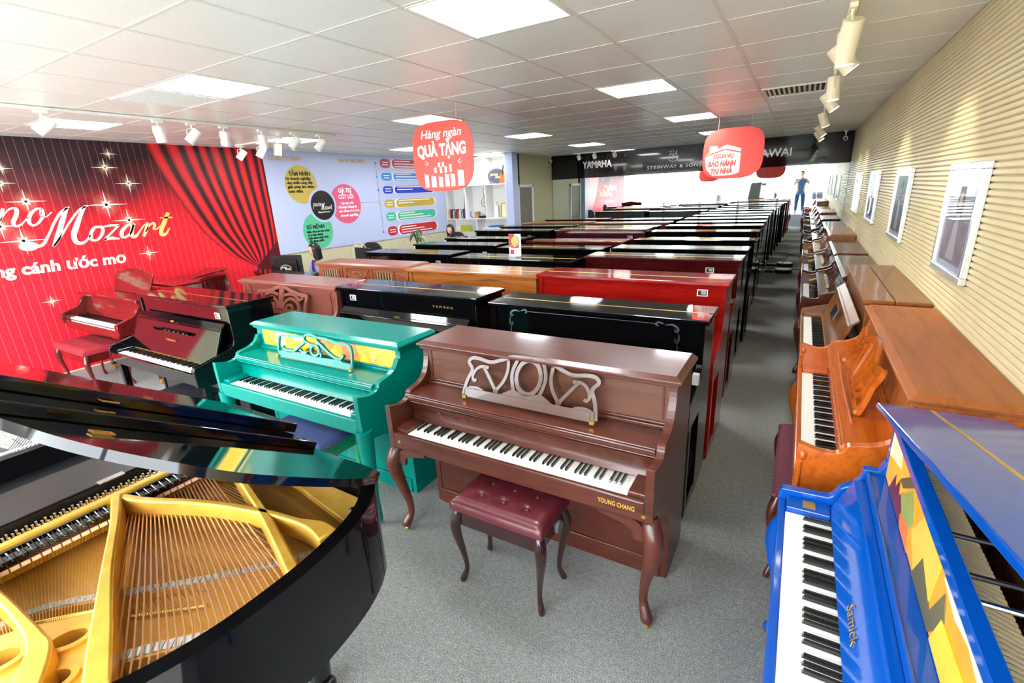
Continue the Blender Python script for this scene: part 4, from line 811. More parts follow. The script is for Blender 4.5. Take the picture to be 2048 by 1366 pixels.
for (y, z), s in zip([(3.008,2.595),(2.933,2.432),(3.142,2.238),(2.836,1.984),(3.035,1.78),(3.158,1.332),(2.086,2.051),(1.976,2.406),(1.926,2.251),(1.805,1.794),(1.955,1.623),(2.02,.9)], [.6,.9,.95,1.4,1.2,.8,1.1,.6,.8,1.2,1.3,.6]):
    g = MB()
    for l, a in ((.17*s, 0), (.13*s, PI/2), (.05*s, PI/4), (.05*s, -PI/4)):
        c_, s_ = math.cos(a), math.sin(a); w_ = .008*s
        g.prism([(y+c_*l, z+s_*l), (y-s_*w_, z+c_*w_), (y-c_*l, z-s_*l), (y+s_*w_, z-c_*w_)], XL+.0056, XL+.0066, 'x')
    st = obj('star', g, STAR, mural); n = 20
    vs = [(XL+.0058, y, z)]+[(XL+.0058, y+.11*s*math.cos(2*PI*i/n), z+.11*s*math.sin(2*PI*i/n)) for i in range(n)]
    h = obj('star_glow', MB().add(vs, [(0, i+1, (i+1) % n+1) for i in range(n)]), HALO.m, st); at = h.data.attributes.new('t', 'FLOAT', 'POINT')
    for i, q in enumerate(at.data): q.value = 1 if i == 0 else 0

# ------------------------------------------------------------------ company board
po = tag(obj('info_board', MB().box(XL, XL+.02, 5.11, 9.77, 1.051, ZC-.003), LAV), 'pale lavender company board with coloured circles and a column of rounded bars', 'poster')
X0 = .0202
def disc(nm, c, r, col, off, n=40, cut=None):
    pts = [(c[0]+r*math.cos(2*PI*i/n), c[1]+r*math.sin(2*PI*i/n)) for i in range(n)]
    return obj(nm, MB().prism(pts, XL+off, XL+off+.0015, 'x'), pm('print_'+col, '#'+col, .4, var=.03), po)
disc('circle', (5.74, 2.195), .32, 'cdb554', X0); disc('circle', (6.67, 1.83), .368, 'e75e86', X0); disc('circle', (5.94, 1.385), .325, '5cc596', X0)
disc('circle_edge', (6.125, 1.828), .305, 'c2cbee', X0+.0016); disc('circle', (6.125, 1.828), .262, '1b1817', X0+.0032)
for s, y, z, w_, h_, m in [('TẦM NHÌN', 5.52, 2.345, .43, .065, TXTK), ('Là doanh nghiệp', 5.45, 2.277, .5, .045, TXTK), ('duy nhất cung cấp', 5.46, 2.209, .52, .04, TXTK), ('giải pháp âm nhạc', 5.46, 2.141, .54, .04, TXTK), ('toàn diện.', 5.46, 2.068, .3, .04, TXTK),
    ('GIÁ TRỊ', 6.52, 2.045, .32, .075, TXTW), ('CỐT LÕI', 6.51, 1.93, .36, .075, TXTW), ('Uy tín với', 6.55, 1.826, .3, .04, TXTW), ('Khách Hàng là', 6.48, 1.755, .45, .04, TXTW), ('sự sống còn của', 6.48, 1.683, .5, .038, TXTW), ('doanh nghiệp.', 6.5, 1.6, .45, .04, TXTW),
    ('SỨ MỆNH', 5.7, 1.43, .38, .065, TXTK), ('Biến ước mơ âm nhạc', 5.69, 1.362, .5, .034, TXTK), ('của bạn thành', 5.7, 1.305, .33, .034, TXTK), ('hiện thực một cách', 5.7, 1.25, .44, .034, TXTK), ('dễ dàng nhất.', 5.71, 1.195, .33, .034, TXTK)]:
    obj('lettering', fit_txt(s, w_, h_, wt(X0+.0016, y, z), bold=.003), m, po)
GPR = pm('gold_print', '#c9a873', .4)
obj('lettering', fit_txt('CÔNG TY TNHH', .62, .07, wt(X0, 5.19, 2.585), bold=.004), GPR, po); obj('lettering', fit_txt('PIANO MOZART', .68, .062, wt(X0, 6.62, 2.592), bold=.004), GPR, po)
k_ = .40/1.75
for kx, (pts, ws) in LET.items():
    if kx[0] in 'Mozartnip': obj('script_stroke', ribbon(MB(), [(5.905+(a-1.15)*.175, 1.80+(b-1.72)*.28) for a, b in pts], [w_*.24 for w_ in ws], .001, wl(X0+.0048), 3), TXTW, po)
obj('lettering', fit_txt('Nâng cánh ước mơ', .26, .024, wt(X0+.0048, 6.0, 1.70), bold=.001), TXTW, po)
LNE = pm('thin_line', '#4a4d66', .5)
obj('connector', MB().box(XL+X0, XL+X0+.001, 7.565, 7.572, 1.2, 2.58).box(XL+X0, XL+X0+.001, 7.03, 7.565, 1.832, 1.838), LNE, po)
for zt, zb, col, nl in [(2.69, 2.50, 'c9456a', 3), (2.415, 2.25, '2490e8', 3), (2.15, 1.985, '1538c8', 2), (1.875, 1.695, 'cfae3c', 2), (1.613, 1.42, '48c4a2', 3), (1.32, 1.11, 'c62836', 3)]:
    zc, hh = (zt+zb)/2, (zt-zb)/2; m = pm('print_'+col, '#'+col, .4, var=.03)
    def pill(a, b, r, off, mm, nm): 
        pts = [(b-r+r*math.sin(t), zc+r*math.cos(t)) for t in [PI*i/10 for i in range(11)]]+[(a+r-r*math.sin(t), zc-r*math.cos(t)) for t in [PI*i/10 for i in range(11)]]
        return obj(nm, MB().prism(pts, XL+off, XL+off+.0012, 'x'), mm, po)
    pill(7.7, 8.0, hh*.92, X0, m, 'pill'); pill(8.0, 9.40, hh*1.02, X0, TXTW, 'bar_edge'); pill(8.05, 9.36, hh*.95, X0+.0014, m, 'bar')
    for q in range(nl): obj('text_line', MB().box(XL+X0+.0028, XL+X0+.0036, 8.12, 8.12+.5+.28*((q*7+nl) % 3), zc+.045-q*.055, zc+.065-q*.055), TXTW, po)
    for q in range(2): obj('text_line', MB().box(XL+X0+.0014, XL+X0+.0022, 7.76, 7.94, zc+.016-q*.05, zc+.034-q*.05), TXTW, po)
    disc('node', (7.568, zc), .02, col, X0+.0014, 12)

# ------------------------------------------------------------------ black brand band over the mirror
bd = tag(obj('brand_band', MB().box(-5.84, XR-.002, YB-.035, YB+.01, 2.16, ZC-.002), BLACKG, bevel=.004), 'glossy black band with white piano maker names above the mirror wall', 'sign')
bt = lambda x0, z0: (lambda u, v, d: (x0+u, YB-.0355-d, z0+v))
obj('brand_name', fit_txt('YAMAHA', .76, .165, bt(-4.92, 2.39), depth=.012, bold=.003), TXTW, bd); obj('brand_name', fit_txt('STEINWAY & SONS', 1.22, .075, bt(-3.28, 2.27), depth=.006, space=1.15), TXTW, bd)
obj('brand_name', fit_txt('KAWAI', .70, .155, bt(-1.01, 2.365), depth=.012, bold=.003), TXTW, bd)
g = MB(); lm = bt(-2.69, 2.42)
for s in (-1, 1): ribbon(g, [(s*.02, .0), (s*.08, .02), (s*.105, .08), (s*.07, .14), (s*.055, .2), (s*.09, .22)], .012, .006, lm); ribbon(g, [(s*.012, .05), (s*.02, .16)], .006, .006, lm)
ribbon(g, [(-.08, .15), (0, .145), (.08, .15)], .01, .006, lm); ribbon(g, [(0, .02), (0, .25)], .008, .006, lm); ribbon(g, [(-.03, .0), (0, -.01), (.03, .0)], .014, .006, lm); obj('lyre_emblem', g, TXTW, bd)

# ------------------------------------------------------------------ hanging signs
SGR = pm('sign_red', '#ea4335', .45, coat=0, var=.04, scale=3)
def sup(w, h, n=48, e=3.6): return [(w/2*math.copysign(abs(math.cos(t))**(2/e), math.cos(t)), h/2*math.copysign(abs(math.sin(t))**(2/e), math.sin(t))) for t in [2*PI*i/n for i in range(n)]]
def hang(label, x, y, z, w, h, rot):
    T = thing('hanging_sign', label, 'sign', (x, y, z), rot, 'red hanging signs')
    obj('sheet', MB().prism(sup(w, h), -.003, .003, 'y'), SGR, T); obj('back_sheet', MB().prism([(a*.97-.02, b*.98-.022) for a, b in sup(w, h)], .016, .021, 'y'), SGR, T)
    for s in (-.27, .27): obj('hanging_wire', MB().tube([(s*w, 0, h/2-.02), (s*w, 0, ZC-z)], .0016, 5), pm('nylon', '#c9ccce', .4), T)
    return T
T = hang('red rounded hanging sign about thousands of gifts, left one with white lettering', -3.115, 4.0, 2.275, .745, .63, 0)
st = lambda x0, z0: (lambda u, v, d: (x0+u, -.0032-d, z0+v))
obj('lettering', fit_txt('Hàng ngàn', .5, .075, st(-.25, .17), shear=.25, bold=.001), TXTW, T); obj('lettering', fit_txt('QUÀ TẶNG', .6, .105, st(-.31, .005), bold=.006), TXTW, T)
g = MB()
for s in (-1, 1):
    for q in range(3): a = .5+q*.45; g.prism([(s*(.17+.03*math.sin(a))-.008, -.11+.05*math.cos(a)), (s*(.17+.03*math.sin(a))+.008, -.11+.05*math.cos(a)), (s*(.2+.05*math.sin(a)), -.1+.1*math.cos(a)-.02)], -.0042, -.0032, 'y')
for x, z, hh in ((-.05, -.08, .04), (-.0, -.08, .04), (-.1, -.13, .05), (-.03, -.13, .06), (.03, -.13, .06), (.09, -.12, .07)): g.prism([(x-.012, z-hh/2), (x+.012, z-hh/2), (x+.014, z+hh/2), (x-.014, z+hh/2)], -.0042, -.0032, 'y')
obj('gift_marks', g, TXTW, T); g = MB()
for x, w_, z in ((-.22, .05, -.17), (-.13, .06, -.19), (-.04, .05, -.2), (.04, .05, -.18), (.11, .05, -.18), (.21, .07, -.15)): g.prism([(x-w_/2, -.29), (x+w_/2, -.29), (x+w_/2, z), (x-w_/2, z+.01)], -.0042, -.0032, 'y')
obj('white_blocks', g, TXTW, T)
T = hang('red rounded hanging sign with a white house shape about home warranty service', -.90, 7.58, 2.28, .76, .64, 0)
obj('house_shape', MB().prism([(-.36, -.02), (-.3, .02), (-.3, .1), (-.2, .1), (-.2, .06), (-.08, .11), (.1, .05), (.1, -.26), (.0, -.29), (-.24, -.29), (-.33, -.2)], -.0044, -.0032, 'y'), pm('sign_grey', '#dcdad0', .4), T)
obj('roof_line', ribbon(MB(), [(-.37, -.03), (-.1, .05), (.1, .0)], .018, .001, lambda u, v, d: (u, -.0046-d, v), 1), SGR, T)
s4 = lambda x0, z0: (lambda u, v, d: (x0+u, -.0046-d, z0+v))
obj('lettering', fit_txt('DỊCH VỤ', .25, .05, s4(-.24, -.06), bold=.003), SGR, T); obj('lettering', fit_txt('BẢO HÀNH', .36, .065, s4(-.31, -.165), shear=.15, bold=.005), SGR, T); obj('lettering', fit_txt('TẠI NHÀ', .28, .065, s4(-.27, -.262), shear=.15, bold=.005), SGR, T)

# ------------------------------------------------------------------ spotlights on tracks
LENS = pm('lit_lens', '#fff4dc', .4, emit=14); LENSOFF = pm('lens_off', '#d9dcd8', .2)
SPW = pm('spot_white', '#f1f0ea', .35); SPC = pm('spot_cream', '#efe3c0', .35)
def spot(label, x, y, aim, lit, m, grp, L=.15, drop=.1):
    T = thing('track_spotlight', label, 'spotlight', (x, y, ZC-.03), 0, grp)
    obj('adapter', MB().box(-.018, .018, -.045, .045, -.022, .0), m, T, bevel=.003); obj('stem', MB().tube([(0, 0, -.02), (0, 0, -.05)], .009, 8), m, T)
    d = Vector(aim).normalized(); c = Vector((0, 0, -.05-drop*.6)); r = .047
    sd = Vector((0, 1, 0)) if abs(d.y) < .7 else Vector((1, 0, 0))
    g = MB()
    for s in (-1, 1): g.tube(crv([tuple(Vector((0, 0, -.048))), tuple(sd*s*.04+Vector((0, 0, -.055))), tuple(sd*s*.054+Vector((0, 0, -.08))), tuple(c+sd*s*.052)], 4), .005, 6)
    obj('yoke', g, m, T, smooth=50)
    a, b = c-d*L*.5, c+d*L*.5
    h = obj('lamp_head', MB().tube([a, a+d*.006, b-d*.01, b], [r*.86, r, r, r*.98], 18), m, T, smooth=40)
    obj('lens', MB().tube([b, b+d*.002], [r*.86, r*.84], 18), LENS if lit else LENSOFF, h)
    if lit:
        ld = bpy.data.lights.new('spot_beam', 'SPOT'); ld.energy = 14; ld.spot_size = 1.3; ld.spot_blend = .6; ld.color = (1, .93, .8); ld.shadow_soft_size = .04
        lo = bpy.data.objects.new('spot_beam', ld); COL.objects.link(lo); lo.parent = T; lo.location = b+d*.012; lo.rotation_euler = d.to_track_quat('-Z', 'Y').to_euler()
    return T
def track(label, a, b):
    d = Vector(b)-Vector(a); hor = abs(d.x) > abs(d.y)
    m = MB().box(min(a[0], b[0])-(0 if hor else .016), max(a[0], b[0])+(0 if hor else .016), min(a[1], b[1])-(.016 if hor else 0), max(a[1], b[1])+(.016 if hor else 0), ZC-.03, ZC-.005)
    tag(obj('light_track', m, SPW, bevel=.003), label, 'track')
track('long white light track before the red mural', (-5.47, 1.2, 0), (-5.47, 4.75, 0)); track('short white light track running towards the company board', (-7.2, 4.42, 0), (-6.15, 4.42, 0))
track('white light track along the ribbed wall', (.11, 2.9, 0), (.11, 10.6, 0)); track('short white light track before the black band', (-5.0, 11.62, 0), (-3.85, 11.62, 0))
ordn = ['first', 'second', 'third', 'fourth', 'fifth', 'sixth', 'seventh', 'eighth']
for i, (y, aim) in enumerate([(1.76, (-.3, -.75, -.7)), (2.62, (-.1, .12, -1)), (2.93, (-.3, -.6, -.75)), (3.26, (-.25, .0, -1)), (3.70, (-.15, .1, -1)), (4.12, (-.3, -.6, -.7)), (4.5, (-.3, -.55, -.7))]):
    spot(f'unlit white spotlight, {ordn[i]} from the camera on the long track before the red mural', -5.47, y, aim, False, SPW, 'spotlights before the mural', .15, .12)
for i, (x, aim) in enumerate([(-7.1, (-.3, -.55, -.75)), (-6.63, (-.3, -.4, -.8)), (-6.25, (-.1, -.1, -1))]):
    spot(f'unlit white spotlight, {ordn[i]} from the left wall on the short track', x, 4.42, aim, False, SPW, 'spotlights on the short track', .15, .12)
for i, (y, aim) in enumerate([(3.27, (-.1, .55, -.9)), (3.5, (.05, .1, -1)), (3.78, (.55, .1, -.7)), (4.94, (.05, 0, -1)), (5.75, (.5, 0, -.7)), (7.4, (.35, .1, -.9)), (9.1, (.5, 0, -.7)), (10.1, (.5, 0, -.7))]):
    spot(f'lit cream spotlight, {ordn[i]} from the camera on the ribbed wall track', .11, y, aim, i != 0, SPC, 'lit spotlights along the ribbed wall', .17, .16)
for i, x in enumerate((-4.85, -4.45, -3.95)): spot(f'small white spotlight, {ordn[i]} from the left above the maker names', x, 11.62, (.1, .5, -.8), False, SPW, 'spotlights above the black band', .1, .05)
for lb, x, y, s in (('white security camera at the left end of the black band', -5.77, 11.9, 1), ('white security camera at the right end of the black band', .58, 11.93, -1)):
    T = thing('security_camera', lb, 'camera', (x, y, ZC-.02)); obj('mount', MB().lathe([(.04, 0), (.04, -.02), (.012, -.03), (.012, -.08)], (0, 0, .018), 14), WHITE, T, smooth=40)
    h = obj('camera_body', MB().tube([(0, .05, -.1), (0, -.06, -.13)], [.035, .038], 14), WHITE, T, smooth=40); obj('lens', MB().tube([(0, -.06, -.13), (0, -.064, -.131)], [.028, .026], 12), BLK, h)

# ------------------------------------------------------------------ framed photographs on the ribbed wall
ALU = pm('brushed_frame', '#dfe3e6', .25, metal=.6); MATB = pm('lilac_mount', '#dcdcec', .4)
for i, (y0, y1) in enumerate([(3.1, 3.75), (5.0, 5.68), (6.98, 7.8), (9.05, 9.9)]):
    T = thing('picture_frame', f'silver framed portrait photograph, {ordn[i]} from the camera on the ribbed wall', 'picture', (XR, (y0+y1)/2, 1.65), 0, 'framed portraits on the ribbed wall'); w, h = (y1-y0)/2, .29
    fr = MB().box(-.03, 0, -w, w, h-.035, h).box(-.03, 0, -w, w, -h, -h+.035).box(-.03, 0, -w, -w+.035, -h+.035, h-.035).box(-.03, 0, w-.035, w, -h+.035, h-.035)
    obj('frame', fr, ALU, T, bevel=.004); mt = obj('mount', MB().box(-.016, -.001, -w+.035, w-.035, -h+.035, h-.035), MATB, T)
    p = obj('photo_print', MB().box(-.0175, -.0161, -w+.1, w-.1, -h+.07, h-.06), pm(f'photo_ground{i}', ['#b9a3ad', '#7d8478', '#a9a39b', '#8f9494'][i], .35, var=.25, scale=14), T)
    hz = .05; f = lambda L: [(a*w*1.2, b*h) for a, b in L]
    obj('printed_hair', MB().prism(f([(-.12, -.05), (-.17, .3), (-.1, .6), (0, .68), (.1, .6), (.17, .3), (.13, -.05), (.06, .1), (-.06, .1)]), -.0183, -.0176, 'x'), pm('print_hair', '#4d3a40', .4), p)
    obj('printed_dress', MB().prism(f([(-.09, .12), (.09, .12), (.14, -.3), (.2, -.7), (-.2, -.7), (-.14, -.3)]), -.0186, -.0177, 'x'), pm('print_dress', '#dccfd4', .4), p); obj('printed_face', MB().prism(f(E(0, .36, .085, .14, 12)), -.0189, -.0177, 'x'), pm('print_face', '#cfa696', .4), p)
    obj('glass', MB().box(-.0215, -.0205, -w+.035, w-.035, -h+.035, h-.035), GL, T)
tag(obj('wall_socket', MB().box(XR-.012, XR-.0005, 8.98, 9.06, 1.02, 1.14), WHITE, bevel=.003), 'cream switch plate low on the ribbed wall near the mirror', 'socket')
# ------------------------------------------------------------------ white bookcase and what stands in it
BC = thing('bookcase', 'white built-in bookcase in the corner beyond the company board', 'bookcase', (-6.765, 9.98, 0)); SHW = pm('shelf_white', '#f3f3f1', .4, var=.01)
bx = lambda a, b, c, d, e, f: MB().box(a+6.765, b+6.765, c-9.98, d-9.98, e, f)
obj('back_board', bx(-7.655, -5.89, 10.13, 10.155, 0, ZC-.015), SHW, BC)
for a, b in ((-7.655, -7.635), (-5.91, -5.89)): obj('side_board', bx(a, b, 9.8, 10.13, 0, ZC-.015), SHW, BC)
for z in (.02, 1.335, 2.105, 2.71): obj('shelf', bx(-7.635, -5.91, 9.8, 10.13, z-.02, z), SHW, BC)
for x, z0, z1 in ((-7.06, 1.335, 2.085), (-6.465, 1.335, 2.085), (-6.755, .02, 1.315), (-6.47, 2.105, 2.69), (-7.06, 2.105, 2.69)): obj('divider', bx(x-.012, x+.012, 9.8, 10.13, z0, z1), SHW, BC)
cols = ['#c8b070', '#b0443c', '#3d4a3c', '#e8e4d8', '#2c4a8a', '#c2353d', '#2b2b30', '#b54a3a', '#9cb06a', '#e9e6df', '#e6e2dc', '#4a5a8e', '#d5d2e0', '#5a3f6e', '#3b3f7c', '#d0413a']
x = -7.6; wnames = ['mustard', 'brick red', 'dark green', 'cream', 'navy', 'crimson', 'black', 'rust', 'lime green', 'white', 'ivory', 'slate blue', 'pale lilac', 'plum', 'indigo', 'scarlet']
for i, (c_, nm) in enumerate(zip(cols, wnames)):
    w_ = .019+.006*((i*5) % 3); h_ = .17+.02*((i*7) % 4)
    B = tag(obj('book', MB().box(0, w_, 0, .16, 0, h_), pm('book_cover_'+str(i), c_, .5), loc=(x, 9.84, 1.336)), f'{nm} book in the row on the bookcase shelf', 'book', 'books in the bookcase')
    obj('pages', MB().box(.003, w_-.003, .002, .157, h_, h_+.0015), TXTW, B); x += w_+.003+(.02 if i in (1, 2, 3) else 0)
def frame(lb, x, y, z, w_, h_, fm, pmt, tilt=.12):
    T = thing('photo_frame', lb, 'picture frame', (x, y, z)); tf = lambda X, Y, Z: (X, Y+Z*tilt, Z)
    f = MB().box(-w_/2, w_/2, -.012, .0, 0, .02).box(-w_/2, w_/2, -.012, 0, h_-.02, h_).box(-w_/2, -w_/2+.02, -.012, 0, .02, h_-.02).box(w_/2-.02, w_/2, -.012, 0, .02, h_-.02)
    obj('frame', f.xf(tf), fm, T); obj('certificate', MB().box(-w_/2+.02, w_/2-.02, -.006, -.001, .02, h_-.02).xf(tf), pmt, T)
frame('dark red framed certificate standing behind the books', -7.165, 10.03, 1.56, .17, .33, pm('frame_maroon', '#4d1f22', .4), pm('paper_pattern', '#d9dcd6', .6, var=.15, scale=60), .05); tag(obj('frame_riser', MB().box(-7.25, -7.08, 10.02, 10.1, 1.336, 1.558), SHW), 'white riser box under the maroon certificate', 'box')
frame('brass framed yellow certificate in the right compartment of the bookcase', -6.02, 9.93, 1.336, .2, .34, GOLD, pm('paper_yellow', '#ece6b4', .6), .05)
T = thing('clef_sculpture', 'wire treble clef sculpture on a black base in the bookcase', 'sculpture', (-6.60, 9.93, 1.336)); obj('base', MB().box(-.13, .09, -.05, .05, 0, .05), BLK, T, bevel=.004)
obj('clef_wire', MB().tube(crv([(-.05, 0, .1), (-.02, 0, .06), (.03, 0, .08), (.03, 0, .2), (.02, 0, .45), (.0, 0, .62), (.03, 0, .68), (.05, 0, .6), (.0, 0, .48), (-.07, 0, .38), (-.05, 0, .28), (.03, 0, .26), (.06, 0, .33), (.01, 0, .38), (-.01, 0, .33)], 5), .007, 8), pm('pewter', '#8a8880', .3, metal=.8), T, smooth=60)
tag(obj('music_box', MB().box(-6.86, -6.75, 9.88, 9.98, 1.336, 1.49).box(-6.85, -6.76, 9.875, 9.88, 1.35, 1.42), pm('box_orange', '#c08a58', .5, var=.3, scale=14), bevel=.004), 'small orange and grey box beside the treble clef', 'box')
tag(obj('ribbon_stand', MB().tube(crv([(-6.98, 9.9, 1.5), (-6.99, 9.9, 1.42), (-6.97, 9.9, 1.36), (-6.9, 9.9, 1.35)], 5), .012, 8), pm('ribbon_blue', '#4a6fd0', .4)), 'curved blue stand in the middle compartment', 'stand')
T = thing('oval_sign', 'dark oval shop sign with gold script on the top shelf', 'sign', (-6.22, 9.97, 2.106)); ov = [(.235*math.cos(2*PI*i/32), .168+.168*math.sin(2*PI*i/32)) for i in range(32)]
obj('plaque', MB().prism(ov, -.01, .01, 'y'), pm('plaque_slate', '#474b60', .4), T); obj('rim', ribbon(MB(), ov, .018, .016, lambda u, v, d: (u, -.012-d*.3, v), 1, True), pm('rim_grey', '#7f8078', .4), T)
g = MB()
for kx, (pts, ws) in LET.items(): ribbon(g, [(-.19+(a-1.15)*.155, .165+(b-1.72)*.25) for a, b in pts], [w_*.24 for w_ in ws], .001, lambda u, v, d: (u, -.0105-d, v), 3)
obj('script', g, pm('script_gold', '#e6d77a', .4), T)
T = thing('violin_ornament', 'small orange violin leaning at the end of the top shelf', 'ornament', (-6.03, 9.85, 2.106)); vb = crv([(0, 0), (.06, .02), (.07, .08), (.045, .13), (.06, .19), (.035, .24), (0, .25), (-.035, .24), (-.06, .19), (-.045, .13), (-.07, .08), (-.06, .02)], 3, True)
tl = lambda x, y, z: (x+z*.18, y+.02, z*.98); obj('body', MB().prism(vb, -.02, .02, 'y').xf(tl), wood('violin_orange', '#b2501a', '#e07a2a', .2, .8), T); obj('neck', MB().box(-.01, .01, -.03, -.01, .2, .4).xf(tl), BLK, T)
tag(obj('folder', MB().box(-7.29, -7.0, 9.86, 9.9, 1.02, 1.17), pm('folder_lime', '#c9cc2e', .5), bevel=.003), 'lime yellow folder standing in the lower bookcase compartment', 'folder'); tag(obj('folder_stack', MB().box(-7.4, -6.85, 9.83, 10.1, .021, 1.018), SHW), 'white storage boxes below the lime folder', 'box')
tag(obj('flat_box', MB().box(-6.45, -6.1, 9.84, 10.05, 1.12, 1.155), pm('box_blue', '#1f6fd0', .5), bevel=.003), 'flat blue box lying in the lower right compartment', 'box'); tag(obj('paper_stack', MB().box(-6.6, -6.0, 9.83, 10.1, .021, 1.119), SHW), 'white paper cartons under the flat blue box', 'box')
tag(obj('figurine', MB().lathe([(.02, 0), (.012, .02), (.018, .06), (.006, .09)], (-6.24, 9.95, 1.62), 12), GOLD, smooth=40), 'tiny gold figurine in the right compartment', 'figurine'); tag(obj('glass_riser', MB().box(-6.28, -6.2, 9.91, 9.99, 1.336, 1.619), SHW), 'white plinth under the gold figurine', 'plinth')

# ------------------------------------------------------------------ office desks, screens, chairs
DW = pm('desk_white', '#e9e7e0', .4)
def office_desk(lb, x0, x1, y0, y1, z=.74):
    T = thing('office_desk', lb, 'desk', ((x0+x1)/2, (y0+y1)/2, 0)); w_, d_ = (x1-x0)/2, (y1-y0)/2
    obj('desktop', MB().box(-w_, w_, -d_, d_, z-.03, z), DW, T, bevel=.003); obj('modesty_panel', MB().box(-w_+.05, w_-.05, -d_+.03, -d_+.05, .2, z-.03), DW, T)
    for a in (-1, 1):
        for b in (-1, 1): obj('leg', MB().box(a*(w_-.05)-.025, a*(w_-.05)+.025, b*(d_-.05)-.025, b*(d_-.05)+.025, 0, z-.03), DW, T)
office_desk('white office desk before the company board, nearest the red mural', -7.35, -5.75, 4.36, 5.0); office_desk('white office desk with the second monitor', -7.3, -5.5, 5.6, 5.98); office_desk('white office desk by the potted plant', -7.55, -6.3, 7.75, 8.4)
def monitor(lb, x, y, z, rz, w_=.5, h_=.32, logo=False):
    T = thing('monitor', lb, 'monitor', (x, y, z), rz); obj('stand', MB().box(-.1, .1, -.08, .1, 0, .012).box(-.03, .03, -.03, .0, .012, .12), BLK, T)
    obj('housing', MB().box(-w_/2, w_/2, -.0, .03, .07, .07+h_).box(-w_*.36, w_*.36, -.03, 0, .1, .07+h_*.8), BLK, T, bevel=.008); obj('screen', MB().box(-w_/2+.02, w_/2-.02, .03, .0315, .09, .05+h_), pm('screen_dark', '#1a2330', .1), T)
    if logo:
        ov2 = [(.09*math.cos(2*PI*i/24), .2+.055*math.sin(2*PI*i/24)) for i in range(24)]; L_ = obj('logo_oval', MB().prism(ov2, -.0318, -.0305, 'y'), BLK, T); obj('logo_ring', ribbon(MB(), ov2, .008, .001, lambda u, v, d: (u, -.0318-d, v), 1, True), pm('logo_cream', '#e7d7b4', .4), L_)
        g = MB()
        for kx, (pts, ws) in LET.items(): ribbon(g, [(-.075+(a-1.15)*.062, .2+(b-1.72)*.11) for a, b in pts], [w_2*.12 for w_2 in ws], .0008, lambda u, v, d: (u, -.0319-d, v), 2)
        obj('logo_script', g, TXTW, L_)
monitor('black monitor seen from behind with the oval shop logo', -6.72, 4.55, .741, .35, .52, .33, True); monitor('black monitor with red reflection on the second desk', -6.32, 5.72, .741, -.2, .5, .31)
tag(obj('paper_tray', MB().box(-6.95, -6.62, 5.64, 5.94, .741, .86), DW, bevel=.004), 'white paper tray on the second desk', 'tray')
def chair(lb, x, y, rz, zt):
    T = thing('office_chair', lb, 'chair', (x, y, 0), rz, 'office chairs'); m = pm('chair_black', '#17181a', .5)
    obj('seat', MB().box(-.24, .24, -.22, .24, .44, .52), m, T, bevel=.03); bk = crv([(-.2, .55), (-.24, .75), (-.22, zt-.12), (-.12, zt-.01), (0, zt), (.12, zt-.01), (.22, zt-.12), (.24, .75), (.2, .55)], 3)
    obj('backrest', MB().prism(bk, -.26, -.22, 'y'), m, T, bevel=.012); obj('gas_lift', MB().tube([(0, 0, .07), (0, 0, .44)], .028, 12), CHROME, T)
    for k in range(5): a = 2*PI*k/5; lg = obj('leg', MB().tube([(0, 0, .08), (.28*math.cos(a), .28*math.sin(a), .05)], [.025, .018], 8), BLK, T); obj('wheel', MB().ball((.28*math.cos(a), .28*math.sin(a), .027), .027, 8, 6), BLK, lg)
chair('black rounded office chair near the standing fan', -6.98, 6.76, .2, 1.12); chair('black office chair back beside the woman at the bookcase', -6.78, 9.25, .0, 1.09); chair('black office chair under the woman in the blue shirt', -6.8, 5.27, 2.95, .85)
T = thing('desk_fan', 'pale round fan with wire guard behind the monitors', 'fan', (-6.88, 6.2, 0)); FZ = .96; obj('pole', MB().tube([(0, 0, .03), (0, 0, .93)], .012, 10), DW, T); obj('base', MB().lathe([(.16, 0), (.16, .02), (.03, .04)], (0, 0, 0), 20), DW, T, smooth=40)
gd = MB()
for k in range(28): a = 2*PI*k/28; gd.tube([(.02*math.cos(a), -.05, FZ+.02*math.sin(a)), (.12*math.cos(a), -.075, FZ+.12*math.sin(a)), (.2*math.cos(a), -.03, FZ+.2*math.sin(a))], .0022, 4)
obj('guard', gd, pm('guard_white', '#e6e6e0', .4), T); obj('guard_ring', MB().tube([(.2*math.cos(2*PI*k/24), -.03, FZ+.2*math.sin(2*PI*k/24)) for k in range(25)], .004, 6), DW, T); obj('hub', MB().tube([(0, -.06, FZ), (0, .05, FZ)], .035, 14), DW, T, smooth=40)
for k in range(3): a = 2*PI*k/3; obj('blade', MB().add([(0, -.04, FZ), (.17*math.cos(a-.4), -.05, FZ+.17*math.sin(a-.4)), (.18*math.cos(a), -.045, FZ+.18*math.sin(a)), (.15*math.cos(a+.4), -.03, FZ+.15*math.sin(a+.4))], [(0, 1, 2, 3)]), pm('blade_grey', '#c9ccc8', .4), T)
T = thing('potted_plant', 'small potted plant with drooping leaves on a desk below the board', 'plant', (-7.2, 8.1, .741)); obj('pot', MB().lathe([(.05, 0), (.07, .02), (.08, .13), (.07, .13), (.06, .1)], (0, 0, 0), 16), DW, T, smooth=40); LF = pm('leaf_green', '#55683c', .5, var=.25)
